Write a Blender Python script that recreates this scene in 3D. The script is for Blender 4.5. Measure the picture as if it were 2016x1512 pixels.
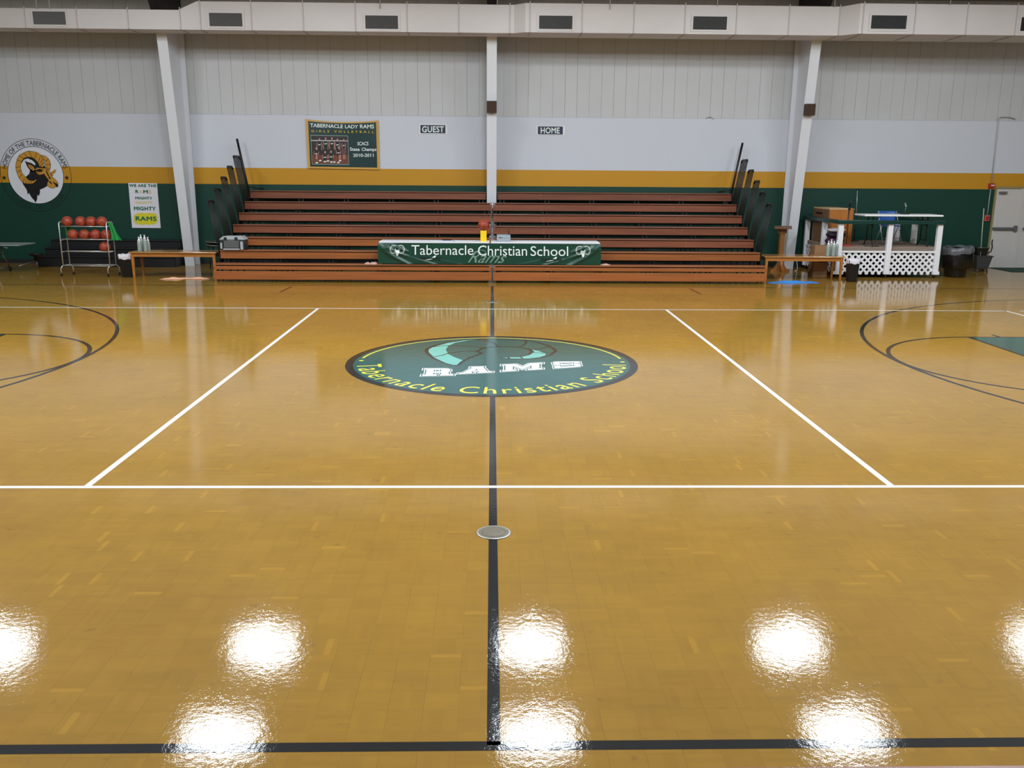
import bpy, bmesh, math, random
from mathutils import Vector, Matrix

SC = bpy.context.scene
for _o in list(bpy.data.objects):
    bpy.data.objects.remove(_o)
COL = SC.collection
rnd = random.Random(7)

# ------------------------------------------------------------------ camera
FPX, PITCH, YAW, ROLL = 1733.65, 0.231522, 0.022971, 0.00715
CAM = Vector((-0.0085, -10.7076, 2.2509))
_f = Vector((math.sin(YAW) * math.cos(PITCH), math.cos(YAW) * math.cos(PITCH), -math.sin(PITCH)))
_r = Vector((math.cos(YAW), -math.sin(YAW), 0))
_u = _r.cross(_f)
RIGHT = _r * math.cos(ROLL) + _u * math.sin(ROLL)
UP = -_r * math.sin(ROLL) + _u * math.cos(ROLL)
cd = bpy.data.cameras.new('camera')
cam = bpy.data.objects.new('camera', cd)
COL.objects.link(cam)
cd.sensor_fit = 'HORIZONTAL'
cd.sensor_width = 36.0
cd.lens = FPX * 36.0 / 2016.0
cd.clip_start = 0.05
cd.clip_end = 200
m = Matrix((RIGHT, UP, -_f)).transposed().to_4x4()
m.translation = CAM
cam.matrix_world = m
SC.camera = cam

# ------------------------------------------------------------------ light
SC.view_settings.view_transform = 'Standard'
SC.view_settings.look = 'None'
SC.view_settings.gamma = 1.0
SC.view_settings.exposure = 0.0
SC.view_settings.use_curve_mapping = False
w = bpy.data.worlds.new('world')
SC.world = w
w.use_nodes = True
w.node_tree.nodes['Background'].inputs[0].default_value = (0.5, 0.5, 0.55, 1)
w.node_tree.nodes['Background'].inputs[1].default_value = 0.02
LAMP_W = 105.0       # tube panel facing down
SPREAD_W = 138.0    # wide even throw of the same fixture
for ly in (4.75, 1.95, -1.9, -4.8):
    for lx in (-9.5, -4.4, 0.75, 5.8, 10.9):
        ld = bpy.data.lights.new('high_bay_lamp', 'AREA')
        ld.shape = 'RECTANGLE'
        ld.size = 1.2
        ld.size_y = 0.85
        ld.energy = LAMP_W
        ld.color = (0.87, 0.945, 1.0)
        lo = bpy.data.objects.new('high_bay_lamp', ld)
        lo.location = (lx, ly, 6.62)
        COL.objects.link(lo)
        ld = bpy.data.lights.new('high_bay_spread', 'SPOT')
        ld.energy = SPREAD_W
        ld.spot_size = math.radians(176)
        ld.spot_blend = 0.03
        ld.shadow_soft_size = 0.2
        ld.color = (0.87, 0.945, 1.0)
        lo = bpy.data.objects.new('high_bay_spread', ld)
        lo.location = (lx, ly, 6.60)
        COL.objects.link(lo)


def ray(px, py):
    return RIGHT * ((px - 1008) / FPX) - UP * ((py - 756) / FPX) + _f


def W(px, py, Y):
    d = ray(px, py)
    return CAM + d * ((Y - CAM.y) / d.y)


def F(px, py, z=0.0):
    d = ray(px, py)
    return CAM + d * ((z - CAM.z) / d.z)


# ------------------------------------------------------------------ materials
def lin(c):
    out = []
    for v in c:
        v = v / 255.0
        out.append(v / 12.92 if v <= 0.04045 else ((v + 0.055) / 1.055) ** 2.4)
    return tuple(out) + (1.0,)


def mat(name, rgb, rough=0.5, metal=0.0, coat=0.0, coat_rough=0.1, var=0.0, var_scale=6.0, bump=0.0, bump_scale=40.0,
        rand=0.0, trans=0.0, alpha=1.0, emit=0.0, stretch=None):
    m = bpy.data.materials.new(name)
    m.use_nodes = True
    nt = m.node_tree
    b = nt.nodes['Principled BSDF']
    b.inputs['Base Color'].default_value = lin(rgb)
    b.inputs['Roughness'].default_value = rough
    b.inputs['Metallic'].default_value = metal
    b.inputs['Coat Weight'].default_value = coat
    b.inputs['Coat Roughness'].default_value = coat_rough
    b.inputs['Transmission Weight'].default_value = trans
    b.inputs['Alpha'].default_value = alpha
    if emit:
        b.inputs['Emission Color'].default_value = lin(rgb)
        b.inputs['Emission Strength'].default_value = emit
    tc = nt.nodes.new('ShaderNodeTexCoord')
    vec = tc.outputs['Object']
    if stretch:
        mp = nt.nodes.new('ShaderNodeMapping')
        mp.inputs['Scale'].default_value = stretch
        nt.links.new(vec, mp.inputs['Vector'])
        vec = mp.outputs['Vector']
    src = None
    if var or rand:
        hsv = nt.nodes.new('ShaderNodeHueSaturation')
        hsv.inputs['Color'].default_value = lin(rgb)
        acc = None
        if var:
            n = nt.nodes.new('ShaderNodeTexNoise')
            n.inputs['Scale'].default_value = var_scale
            n.inputs['Detail'].default_value = 5
            nt.links.new(vec, n.inputs['Vector'])
            mr = nt.nodes.new('ShaderNodeMapRange')
            mr.inputs['From Min'].default_value = 0.3
            mr.inputs['From Max'].default_value = 0.7
            mr.inputs['To Min'].default_value = 1 - var
            mr.inputs['To Max'].default_value = 1 + var
            nt.links.new(n.outputs['Fac'], mr.inputs['Value'])
            acc = mr.outputs['Result']
        if rand:
            oi = nt.nodes.new('ShaderNodeObjectInfo')
            mr2 = nt.nodes.new('ShaderNodeMapRange')
            mr2.inputs['To Min'].default_value = 1 - rand
            mr2.inputs['To Max'].default_value = 1 + rand
            nt.links.new(oi.outputs['Random'], mr2.inputs['Value'])
            if acc:
                mu = nt.nodes.new('ShaderNodeMath')
                mu.operation = 'MULTIPLY'
                nt.links.new(acc, mu.inputs[0])
                nt.links.new(mr2.outputs['Result'], mu.inputs[1])
                acc = mu.outputs[0]
            else:
                acc = mr2.outputs['Result']
        nt.links.new(acc, hsv.inputs['Value'])
        nt.links.new(hsv.outputs['Color'], b.inputs['Base Color'])
    if bump:
        n2 = nt.nodes.new('ShaderNodeTexNoise')
        n2.inputs['Scale'].default_value = bump_scale
        n2.inputs['Detail'].default_value = 4
        nt.links.new(vec, n2.inputs['Vector'])
        bp = nt.nodes.new('ShaderNodeBump')
        bp.inputs['Strength'].default_value = bump
        bp.inputs['Distance'].default_value = 0.01
        nt.links.new(n2.outputs['Fac'], bp.inputs['Height'])
        nt.links.new(bp.outputs['Normal'], b.inputs['Normal'])
    return m


def nd(nt, t, op=None, a=None, b=None, c=None):
    n = nt.nodes.new(t)
    if op:
        n.operation = op
    for i, v in enumerate((a, b, c)):
        if v is None:
            continue
        if isinstance(v, (int, float)):
            n.inputs[i].default_value = v
        else:
            nt.links.new(v, n.inputs[i])
    return n


def M_(nt, op, a=None, b=None, c=None):
    return nd(nt, 'ShaderNodeMath', op, a, b, c).outputs[0]


FLOOR_BUMPS = []


def floor_gloss(nt, bsdf):
    """clear polyurethane over the floor: shared by the wood and the painted lines"""
    bsdf.inputs['Coat Weight'].default_value = 0.92
    bsdf.inputs['Coat Roughness'].default_value = 0.05
    bsdf.inputs['Coat IOR'].default_value = 1.40
    bsdf.inputs['Roughness'].default_value = 0.55
    bsdf.inputs['Specular IOR Level'].default_value = 0.12
    g = nt.nodes.new('ShaderNodeNewGeometry')
    n1 = nt.nodes.new('ShaderNodeTexNoise')
    n1.inputs['Scale'].default_value = 34
    n1.inputs['Detail'].default_value = 3
    nt.links.new(g.outputs['Position'], n1.inputs['Vector'])
    n2 = nt.nodes.new('ShaderNodeTexNoise')
    n2.inputs['Scale'].default_value = 5
    n2.inputs['Detail'].default_value = 2
    nt.links.new(g.outputs['Position'], n2.inputs['Vector'])
    n3 = nt.nodes.new('ShaderNodeTexNoise')
    n3.inputs['Scale'].default_value = 130
    n3.inputs['Detail'].default_value = 2
    nt.links.new(g.outputs['Position'], n3.inputs['Vector'])
    h = M_(nt, 'MULTIPLY_ADD', n2.outputs['Fac'], 1.3, n1.outputs['Fac'])
    h = M_(nt, 'MULTIPLY_ADD', n3.outputs['Fac'], 0.32, h)
    bp = nt.nodes.new('ShaderNodeBump')
    bp.inputs['Strength'].default_value = 0.10
    bp.inputs['Distance'].default_value = 0.004
    nt.links.new(h, bp.inputs['Height'])
    nt.links.new(bp.outputs['Normal'], bsdf.inputs['Coat Normal'])
    nt.links.new(bp.outputs['Normal'], bsdf.inputs['Normal'])


def floor_wood():
    m = bpy.data.materials.new('parquet')
    m.use_nodes = True
    nt = m.node_tree
    b = nt.nodes['Principled BSDF']
    floor_gloss(nt, b)
    g = nt.nodes.new('ShaderNodeNewGeometry')
    sep = nt.nodes.new('ShaderNodeSeparateXYZ')
    nt.links.new(g.outputs['Position'], sep.inputs[0])
    T = 0.1524
    px = M_(nt, 'DIVIDE', M_(nt, 'ADD', sep.outputs[0], 50 * T), T)
    py = M_(nt, 'DIVIDE', M_(nt, 'ADD', sep.outputs[1], 100 * T), T)
    ix, iy = M_(nt, 'FLOOR', px), M_(nt, 'FLOOR', py)
    fx, fy = M_(nt, 'FRACT', px), M_(nt, 'FRACT', py)
    par = M_(nt, 'MODULO', M_(nt, 'ADD', ix, iy), 2.0)
    # coordinate across the fingers of the block
    inv = M_(nt, 'SUBTRACT', 1.0, par)
    ac = M_(nt, 'ADD', M_(nt, 'MULTIPLY', fx, par), M_(nt, 'MULTIPLY', fy, inv))
    al = M_(nt, 'ADD', M_(nt, 'MULTIPLY', fy, par), M_(nt, 'MULTIPLY', fx, inv))
    s5 = M_(nt, 'MULTIPLY', ac, 5.0)
    si, sf = M_(nt, 'FLOOR', s5), M_(nt, 'FRACT', s5)
    cv = nt.nodes.new('ShaderNodeCombineXYZ')
    nt.links.new(ix, cv.inputs[0])
    nt.links.new(iy, cv.inputs[1])
    wn1 = nt.nodes.new('ShaderNodeTexWhiteNoise')
    wn1.noise_dimensions = '2D'
    nt.links.new(cv.outputs[0], wn1.inputs['Vector'])
    cv2 = nt.nodes.new('ShaderNodeCombineXYZ')
    nt.links.new(ix, cv2.inputs[0])
    nt.links.new(iy, cv2.inputs[1])
    nt.links.new(si, cv2.inputs[2])
    wn2 = nt.nodes.new('ShaderNodeTexWhiteNoise')
    wn2.noise_dimensions = '3D'
    nt.links.new(cv2.outputs[0], wn2.inputs['Vector'])
    # brightness of a finger: block tone + rare pale fingers
    pale = M_(nt, 'MULTIPLY', M_(nt, 'GREATER_THAN', wn2.outputs['Value'], 0.982), 0.15)
    val = M_(nt, 'MULTIPLY_ADD', wn1.outputs['Value'], 0.04, 0.925)
    val = M_(nt, 'ADD', val, M_(nt, 'MULTIPLY_ADD', wn2.outputs['Value'], 0.08, pale))
    # slow stains and wear
    n = nt.nodes.new('ShaderNodeTexNoise')
    n.inputs['Scale'].default_value = 0.9
    n.inputs['Detail'].default_value = 6
    nt.links.new(g.outputs['Position'], n.inputs['Vector'])
    val = M_(nt, 'ADD', val, M_(nt, 'MULTIPLY_ADD', n.outputs['Fac'], 0.34, -0.17))
    mpg = nt.nodes.new('ShaderNodeMapping')
    mpg.inputs['Scale'].default_value = (2.2, 9.0, 1)
    nt.links.new(g.outputs['Position'], mpg.inputs['Vector'])
    ng = nt.nodes.new('ShaderNodeTexNoise')
    ng.inputs['Scale'].default_value = 1.0
    ng.inputs['Detail'].default_value = 5
    ng.inputs['Roughness'].default_value = 0.65
    nt.links.new(mpg.outputs['Vector'], ng.inputs['Vector'])
    val = M_(nt, 'ADD', val, M_(nt, 'MULTIPLY_ADD', ng.outputs['Fac'], 0.30, -0.15))
    nsc = nt.nodes.new('ShaderNodeTexNoise')
    nsc.inputs['Scale'].default_value = 7.5
    nsc.inputs['Detail'].default_value = 4
    nt.links.new(g.outputs['Position'], nsc.inputs['Vector'])
    val = M_(nt, 'SUBTRACT', val, M_(nt, 'MULTIPLY', M_(nt, 'MAXIMUM', M_(nt, 'SUBTRACT', nsc.outputs['Fac'], 0.66), 0.0), 2.2))
    # joints between the blocks
    ex = M_(nt, 'ABSOLUTE', M_(nt, 'SUBTRACT', fx, 0.5))
    ey = M_(nt, 'ABSOLUTE', M_(nt, 'SUBTRACT', fy, 0.5))
    jx = M_(nt, 'GREATER_THAN', ex, 0.493)
    jy = M_(nt, 'GREATER_THAN', ey, 0.495)
    keep = M_(nt, 'GREATER_THAN', wn1.outputs['Value'], 0.25)
    j = M_(nt, 'MULTIPLY', M_(nt, 'MAXIMUM', jx, jy), M_(nt, 'MULTIPLY', keep, 0.28))
    val = M_(nt, 'SUBTRACT', val, j)
    hsv = nt.nodes.new('ShaderNodeHueSaturation')
    hsv.inputs['Color'].default_value = lin((160, 119, 35))
    nt.links.new(val, hsv.inputs['Value'])
    hu = M_(nt, 'MULTIPLY_ADD', wn1.outputs['Value'], 0.002, 0.499)
    nt.links.new(hu, hsv.inputs['Hue'])
    nt.links.new(hsv.outputs['Color'], b.inputs['Base Color'])
    return m


def floor_paint(name, rgb, var=0.08):
    m = mat(name, rgb, var=var, var_scale=3)
    floor_gloss(m.node_tree, m.node_tree.nodes['Principled BSDF'])
    return m


Z_GREEN, Z_YEL, Z_BLOCK = 2.012, 2.415, 3.70


def block_wall():
    m = bpy.data.materials.new('painted_block')
    m.use_nodes = True
    nt = m.node_tree
    b = nt.nodes['Principled BSDF']
    b.inputs['Roughness'].default_value = 0.5
    b.inputs['Specular IOR Level'].default_value = 0.35
    g = nt.nodes.new('ShaderNodeNewGeometry')
    sep = nt.nodes.new('ShaderNodeSeparateXYZ')
    nt.links.new(g.outputs['Position'], sep.inputs[0])
    t1 = M_(nt, 'GREATER_THAN', sep.outputs[2], Z_GREEN)
    t2 = M_(nt, 'GREATER_THAN', sep.outputs[2], Z_YEL)
    mx = nt.nodes.new('ShaderNodeMix')
    mx.data_type = 'RGBA'
    mx.inputs['A'].default_value = lin((15, 62, 50))
    mx.inputs['B'].default_value = lin((198, 143, 32))
    nt.links.new(t1, mx.inputs['Factor'])
    mx2 = nt.nodes.new('ShaderNodeMix')
    mx2.data_type = 'RGBA'
    nt.links.new(mx.outputs['Result'], mx2.inputs['A'])
    mx2.inputs['B'].default_value = lin((206, 210, 219))
    nt.links.new(t2, mx2.inputs['Factor'])
    nt.links.new(mx2.outputs['Result'], b.inputs['Base Color'])
    cx = nt.nodes.new('ShaderNodeCombineXYZ')
    nt.links.new(M_(nt, 'ADD', sep.outputs[0], sep.outputs[1]), cx.inputs[0])
    nt.links.new(sep.outputs[2], cx.inputs[1])
    br = nt.nodes.new('ShaderNodeTexBrick')
    br.inputs['Scale'].default_value = 1.0
    br.inputs['Brick Width'].default_value = 0.4064
    br.inputs['Row Height'].default_value = 0.2032
    br.inputs['Mortar Size'].default_value = 0.006
    br.inputs['Mortar Smooth'].default_value = 0.6
    br.inputs['Color1'].default_value = (1, 1, 1, 1)
    br.inputs['Color2'].default_value = (0.96, 0.96, 0.96, 1)
    br.inputs['Mortar'].default_value = (0, 0, 0, 1)
    nt.links.new(cx.outputs[0], br.inputs['Vector'])
    n = nt.nodes.new('ShaderNodeTexNoise')
    n.inputs['Scale'].default_value = 60
    nt.links.new(g.outputs['Position'], n.inputs['Vector'])
    h = M_(nt, 'MULTIPLY_ADD', n.outputs['Fac'], 0.35, br.outputs['Color'])
    bp = nt.nodes.new('ShaderNodeBump')
    bp.inputs['Strength'].default_value = 0.11
    bp.inputs['Distance'].default_value = 0.006
    nt.links.new(h, bp.inputs['Height'])
    nt.links.new(bp.outputs['Normal'], b.inputs['Normal'])
    return m


MT = {}
MT['floor'] = floor_wood()
MT['fl_black'] = floor_paint('black_line_paint', (11, 12, 15))
MT['fl_white'] = floor_paint('white_line_paint', (240, 240, 238), 0.02)
MT['fl_teal'] = floor_paint('teal_floor_paint', (20, 84, 80))
MT['fl_pale'] = floor_paint('pale_teal_paint', (112, 190, 178), 0.03)
MT['fl_yellow'] = floor_paint('yellow_floor_paint', (240, 222, 70), 0.03)
MT['fl_brown'] = floor_paint('dark_brown_paint', (22, 15, 14))
MT['block'] = block_wall()
MT['panel'] = mat('white_metal_panel', (196, 197, 198), 0.5, var=0.03, var_scale=1.2)
MT['groove'] = mat('panel_groove', (150, 147, 140), 0.7)
MT['ceil'] = mat('ceiling_vinyl', (128, 124, 120), 0.75)
MT['darksteel'] = mat('dark_brown_steel', (40, 33, 30), 0.6)
MT['column'] = mat('white_column_paint', (218, 220, 226), 0.4, var=0.02, var_scale=2)
MT['duct'] = mat('painted_duct', (202, 195, 193), 0.45, var=0.035, var_scale=1.3, bump=0.15, bump_scale=4)
MT['ductband'] = mat('duct_band', (180, 174, 172), 0.5)
MT['grille'] = mat('grey_louver', (92, 90, 88), 0.5)
MT['black'] = mat('black_steel', (12, 13, 14), 0.5)
MT['blackplastic'] = mat('black_plastic', (20, 20, 22), 0.35)
MT['base'] = mat('black_rubber_base', (26, 28, 30), 0.6)
MT['bleach'] = mat('bleacher_wood_gloss_tone', (130, 72, 48), 0.38, coat=0.6, coat_rough=0.22, var=0.22, var_scale=2.2, rand=0.10,
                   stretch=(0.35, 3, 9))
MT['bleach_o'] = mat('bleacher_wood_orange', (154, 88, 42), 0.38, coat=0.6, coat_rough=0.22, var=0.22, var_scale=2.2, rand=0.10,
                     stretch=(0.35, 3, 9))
MT['oak'] = mat('honey_oak', (176, 112, 48), 0.35, coat=0.6, coat_rough=0.12, var=0.16, var_scale=3, stretch=(0.5, 5, 8))
MT['oak_top'] = mat('oak_tabletop', (178, 124, 62), 0.3, coat=0.8, coat_rough=0.08, var=0.12, var_scale=3, stretch=(0.5, 6, 6))
MT['ply'] = mat('cabinet_plywood', (176, 108, 44), 0.45, var=0.10, var_scale=3, stretch=(2, 2, 0.5))
MT['plyside_shade'] = mat('brown_side_and_top_shade', (120, 84, 52), 0.55, var=0.08)
MT['lectern'] = mat('lectern_wood', (150, 96, 42), 0.4, coat=0.4, coat_rough=0.2, var=0.15, var_scale=3, stretch=(4, 4, 0.6))
MT['white'] = mat('white_paint', (236, 236, 240), 0.45)
MT['whiteplastic'] = mat('white_plastic', (234, 236, 238), 0.4)
MT['carpet'] = mat('taupe_carpet', (138, 122, 108), 0.95, var=0.1, var_scale=30, bump=0.6, bump_scale=160)
MT['railgreen'] = mat('dark_green_rail', (18, 58, 52), 0.3)
MT['chrome'] = mat('chrome_tube', (196, 196, 194), 0.28, metal=0.45)
MT['ball'] = mat('basketball_leather', (166, 66, 42), 0.42, var=0.08, bump=0.25, bump_scale=220, rand=0.06)
MT['seam'] = mat('ball_seam', (36, 20, 18), 0.6)
MT['greencloth'] = mat('green_mesh_cloth', (24, 142, 62), 0.8, var=0.15)
MT['banner'] = mat('green_vinyl_banner', (16, 64, 50), 0.3)
MT['b_white'] = mat('printed_white', (226, 238, 234), 0.5)
MT['b_grey'] = mat('printed_grey_green', (118, 146, 134), 0.5)
MT['b_black'] = mat('printed_black', (14, 16, 16), 0.5)
MT['sign'] = mat('navy_sign', (24, 32, 66), 0.4)
MT['dkgreen'] = mat('dark_green_print', (8, 50, 50), 0.3)
MT['gold'] = mat('gold_print', (206, 158, 66), 0.5)
MT['goldyel'] = mat('yellow_print', (214, 186, 40), 0.5)
MT['paper'] = mat('poster_paper', (232, 228, 238), 0.6)
MT['p_green'] = mat('poster_green', (14, 112, 78), 0.6)
MT['p_yellow'] = mat('poster_yellow', (226, 214, 44), 0.6)
MT['p_pale'] = mat('poster_pale_yellow', (218, 206, 120), 0.6)
MT['m_white'] = mat('mural_white', (226, 228, 236), 0.45)
MT['m_gold'] = mat('mural_gold', (206, 148, 48), 0.45)
MT['m_black'] = mat('mural_black', (14, 12, 16), 0.45)
MT['m_dark'] = mat('mural_dark_green', (10, 34, 28), 0.45)
MT['skin'] = mat('photo_skin', (196, 140, 122), 0.5)
MT['photo_bg'] = mat('photo_backdrop', (44, 30, 38), 0.5)
MT['photo_floor'] = mat('photo_floor', (112, 58, 40), 0.5)
MT['photo_hair'] = mat('photo_hair', (52, 34, 30), 0.5)
MT['photo_skirt'] = mat('photo_skirt', (104, 62, 60), 0.5)
MT['yellow'] = mat('yellow_card', (246, 206, 16), 0.5)
MT['console'] = mat('grey_console', (150, 164, 170), 0.4)
MT['bottle'] = mat('frosted_bottle', (146, 160, 154), 0.35, coat=0.3)
MT['bottle_dk'] = mat('dark_green_bottle', (24, 84, 70), 0.35)
MT['liner'] = mat('white_liner', (224, 216, 224), 0.4, bump=0.6, bump_scale=25)
MT['blackliner'] = mat('black_liner', (18, 18, 20), 0.22, bump=0.9, bump_scale=14)
MT['greyliner'] = mat('grey_clear_liner', (92, 94, 98), 0.22, bump=0.9, bump_scale=16)
MT['peach'] = mat('peach_towel', (246, 186, 152), 0.9, bump=0.6, bump_scale=60)
MT['blue'] = mat('blue_towel', (46, 142, 232), 0.85, bump=0.6, bump_scale=60)
MT['pink'] = mat('pink_cloth', (206, 164, 150), 0.9, bump=0.6, bump_scale=50)
MT['casegrey'] = mat('case_light_grey', (168, 174, 178), 0.35)
MT['casedark'] = mat('case_charcoal', (40, 44, 48), 0.4)
MT['casewin'] = mat('case_smoke_window', (92, 94, 96), 0.25)
MT['riser'] = mat('black_riser', (15, 16, 20), 0.55, var=0.1)
MT['tabletop'] = mat('grey_laminate', (128, 140, 138), 0.4)
MT['steel'] = mat('grey_steel', (132, 134, 132), 0.35, metal=0.7)
MT['door'] = mat('door_paint', (204, 200, 196), 0.45)
MT['doorframe'] = mat('frame_paint', (152, 136, 92), 0.5)
MT['bar'] = mat('panic_bar', (112, 112, 116), 0.4, metal=0.3)
MT['red'] = mat('alarm_red', (170, 30, 34), 0.4)
MT['pinkred'] = mat('pull_station', (186, 96, 96), 0.4)
MT['redbase'] = mat('red_base', (190, 44, 40), 0.45)
MT['conduit'] = mat('conduit_paint', (176, 180, 178), 0.5)
MT['mat_green'] = mat('green_mat', (18, 62, 50), 0.85)
MT['cardboard'] = mat('cardboard', (150, 112, 78), 0.8, var=0.06)
MT['cardprint'] = mat('carton_print', (70, 40, 30), 0.8)
MT['bluechair'] = mat('blue_plastic', (44, 92, 168), 0.35)
MT['bagdark'] = mat('dark_bag', (34, 28, 42), 0.8, var=0.2)
MT['bagpurple'] = mat('purple_bag', (72, 26, 62), 0.8, var=0.2)
MT['bagwhite'] = mat('white_towel', (232, 228, 240), 0.85, bump=0.5, bump_scale=30)
MT['brown'] = mat('brown_speaker', (72, 54, 42), 0.7)
MT['brass'] = mat('worn_brass', (104, 98, 80), 0.45, metal=0.4, var=0.15, var_scale=14)
MT['bucket'] = mat('grey_bucket', (66, 68, 72), 0.4)
MT['handle'] = mat('mop_handle', (176, 178, 160), 0.5)


# ------------------------------------------------------------------ mesh builder
class MB:
    def __init__(s):
        s.v, s.f, s.sm, s.mi, s.cur = [], [], [], [], 0

    def add(s, vs, fs, smooth=False):
        o = len(s.v)
        s.v += [Vector(p) for p in vs]
        for f in fs:
            s.f.append([i + o for i in f])
            s.sm.append(smooth)
            s.mi.append(s.cur)
        return s

    def box(s, x0, x1, y0, y1, z0, z1, M=None):
        vs = [Vector((x, y, z)) for z in (z0, z1) for y in (y0, y1) for x in (x0, x1)]
        if M is not None:
            vs = [M @ p for p in vs]
        return s.add(vs, [(0, 2, 3, 1), (4, 5, 7, 6), (0, 1, 5, 4), (2, 6, 7, 3), (0, 4, 6, 2), (1, 3, 7, 5)])

    def frustum(s, cx, cy, z0, z1, hx0, hy0, hx1, hy1):
        vs = []
        for z, hx, hy in ((z0, hx0, hy0), (z1, hx1, hy1)):
            vs += [(cx - hx, cy - hy, z), (cx + hx, cy - hy, z), (cx - hx, cy + hy, z), (cx + hx, cy + hy, z)]
        return s.add(vs, [(0, 2, 3, 1), (4, 5, 7, 6), (0, 1, 5, 4), (2, 6, 7, 3), (0, 4, 6, 2), (1, 3, 7, 5)])

    def bar(s, p, q, wd, ht, up=(0, 0, 1)):
        p, q = Vector(p), Vector(q)
        d = (q - p).normalized()
        up = Vector(up)
        if abs(d.dot(up)) > 0.98:
            up = Vector((0, 1, 0))
        a = d.cross(up).normalized() * wd / 2
        c = a.cross(d).normalized() * ht / 2
        vs = [p - a - c, p + a - c, p + a + c, p - a + c, q - a - c, q + a - c, q + a + c, q - a + c]
        return s.add(vs, [(0, 1, 2, 3), (7, 6, 5, 4), (0, 4, 5, 1), (1, 5, 6, 2), (2, 6, 7, 3), (3, 7, 4, 0)])

    def tube(s, pts, r, n=8, closed=False):
        pts = [Vector(p) for p in pts]
        k = len(pts)
        rings = []
        ref = None
        for i, p in enumerate(pts):
            if closed:
                t = pts[(i + 1) % k] - pts[i - 1]
            else:
                t = pts[min(i + 1, k - 1)] - pts[max(i - 1, 0)]
            t.normalize()
            if ref is None:
                ref = Vector((0, 0, 1)) if abs(t.z) < 0.9 else Vector((1, 0, 0))
            a = (ref - t * ref.dot(t)).normalized()
            ref = a
            c = t.cross(a)
            rr = r[i] if isinstance(r, (list, tuple)) else r
            rings.append([p + (a * math.cos(2 * math.pi * j / n) + c * math.sin(2 * math.pi * j / n)) * rr for j in range(n)])
        vs = [p for ring in rings for p in ring]
        fs = []
        last = k if closed else k - 1
        for i in range(last):
            i2 = (i + 1) % k
            for j in range(n):
                j2 = (j + 1) % n
                fs.append((i * n + j, i * n + j2, i2 * n + j2, i2 * n + j))
        s.add(vs, fs, True)
        if not closed:
            o = len(s.v) - len(vs)
            for ring in (list(range(n))[::-1], [(k - 1) * n + j for j in range(n)]):
                s.f.append([o + q for q in ring])
                s.sm.append(False)
                s.mi.append(s.cur)
        return s

    def lathe(s, org, prof, n=24, M=None, sx=1, sy=1):
        org = Vector(org)
        vs, fs = [], []
        for r, z in prof:
            for j in range(n):
                t = 2 * math.pi * j / n
                p = Vector((r * math.cos(t) * sx, r * math.sin(t) * sy, z))
                if M is not None:
                    p = M @ p
                vs.append(org + p)
        for i in range(len(prof) - 1):
            for j in range(n):
                j2 = (j + 1) % n
                fs.append((i * n + j, i * n + j2, (i + 1) * n + j2, (i + 1) * n + j))
        s.add(vs, fs, True)
        o = len(s.v) - len(vs)
        for ring, r in ((list(range(n))[::-1], prof[0][0]), ([(len(prof) - 1) * n + j for j in range(n)], prof[-1][0])):
            if r > 1e-5:
                s.f.append([o + q for q in ring])
                s.sm.append(False)
                s.mi.append(s.cur)
        return s

    def prism(s, pts, vec):
        pts = [Vector(p) for p in pts]
        vec = Vector(vec)
        n = len(pts)
        fs = [tuple(range(n))[::-1], tuple(range(n, 2 * n))]
        fs += [(i, (i + 1) % n, n + (i + 1) % n, n + i) for i in range(n)]
        return s.add(pts + [p + vec for p in pts], fs)

    def poly(s, pts):
        return s.add(pts, [tuple(range(len(pts)))])

    def grid(s, fn, nu, nv, smooth=True):
        vs = [fn(i / nu, j / nv) for j in range(nv + 1) for i in range(nu + 1)]
        fs = [(j * (nu + 1) + i, j * (nu + 1) + i + 1, (j + 1) * (nu + 1) + i + 1, (j + 1) * (nu + 1) + i)
              for j in range(nv) for i in range(nu)]
        return s.add(vs, fs, smooth)

    def stroke(s, pts, wd, nrm, closed=False):
        """flat painted line through pts on a plane with normal nrm; wd a number or one per point"""
        pts = [Vector(p) for p in pts]
        nrm = Vector(nrm).normalized()
        k = len(pts)
        L, R = [], []
        for i in range(k):
            a = pts[i] - pts[i - 1] if (i or closed) else pts[1] - pts[0]
            b = pts[(i + 1) % k] - pts[i] if (i < k - 1 or closed) else pts[-1] - pts[-2]
            t = (a.normalized() + b.normalized())
            if t.length < 1e-4:
                t = b
            t.normalize()
            side = nrm.cross(t)
            q = wd[i] if isinstance(wd, (list, tuple)) else wd
            c = max(0.5, abs(t.dot(b.normalized())))
            L.append(pts[i] + side * q / 2 / c)
            R.append(pts[i] - side * q / 2 / c)
        fs = [(i, (i + 1) % k, k + (i + 1) % k, k + i) for i in range(k if closed else k - 1)]
        return s.add(L + R, fs)

    def build(s, name, mt, parent=None, loc=None, bevel=0.0, solid=0.0, subsurf=0):
        if parent is not None:
            o = Vector(ROOT[parent.name])
        elif loc is not None:
            o = Vector(loc)
        else:
            xs, ys, zs = [p.x for p in s.v], [p.y for p in s.v], [p.z for p in s.v]
            o = Vector(((min(xs) + max(xs)) / 2, (min(ys) + max(ys)) / 2, min(zs)))
        me = bpy.data.meshes.new(name)
        me.from_pydata([p - o for p in s.v], [], s.f)
        me.polygons.foreach_set('use_smooth', s.sm)
        mts = mt if isinstance(mt, (list, tuple)) else [mt]
        for q in mts:
            me.materials.append(MT[q] if isinstance(q, str) else q)
        if len(mts) > 1:
            me.polygons.foreach_set('material_index', s.mi)
        me.update()
        ob = bpy.data.objects.new(name, me)
        COL.objects.link(ob)
        if parent is not None:
            ob.parent = parent
        else:
            ob.location = o
        ROOT[ob.name] = o
        if subsurf:
            q = ob.modifiers.new('subsurf', 'SUBSURF')
            q.levels = q.render_levels = subsurf
        if solid:
            q = ob.modifiers.new('solid', 'SOLIDIFY')
            q.thickness = solid
            q.offset = 0
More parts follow.
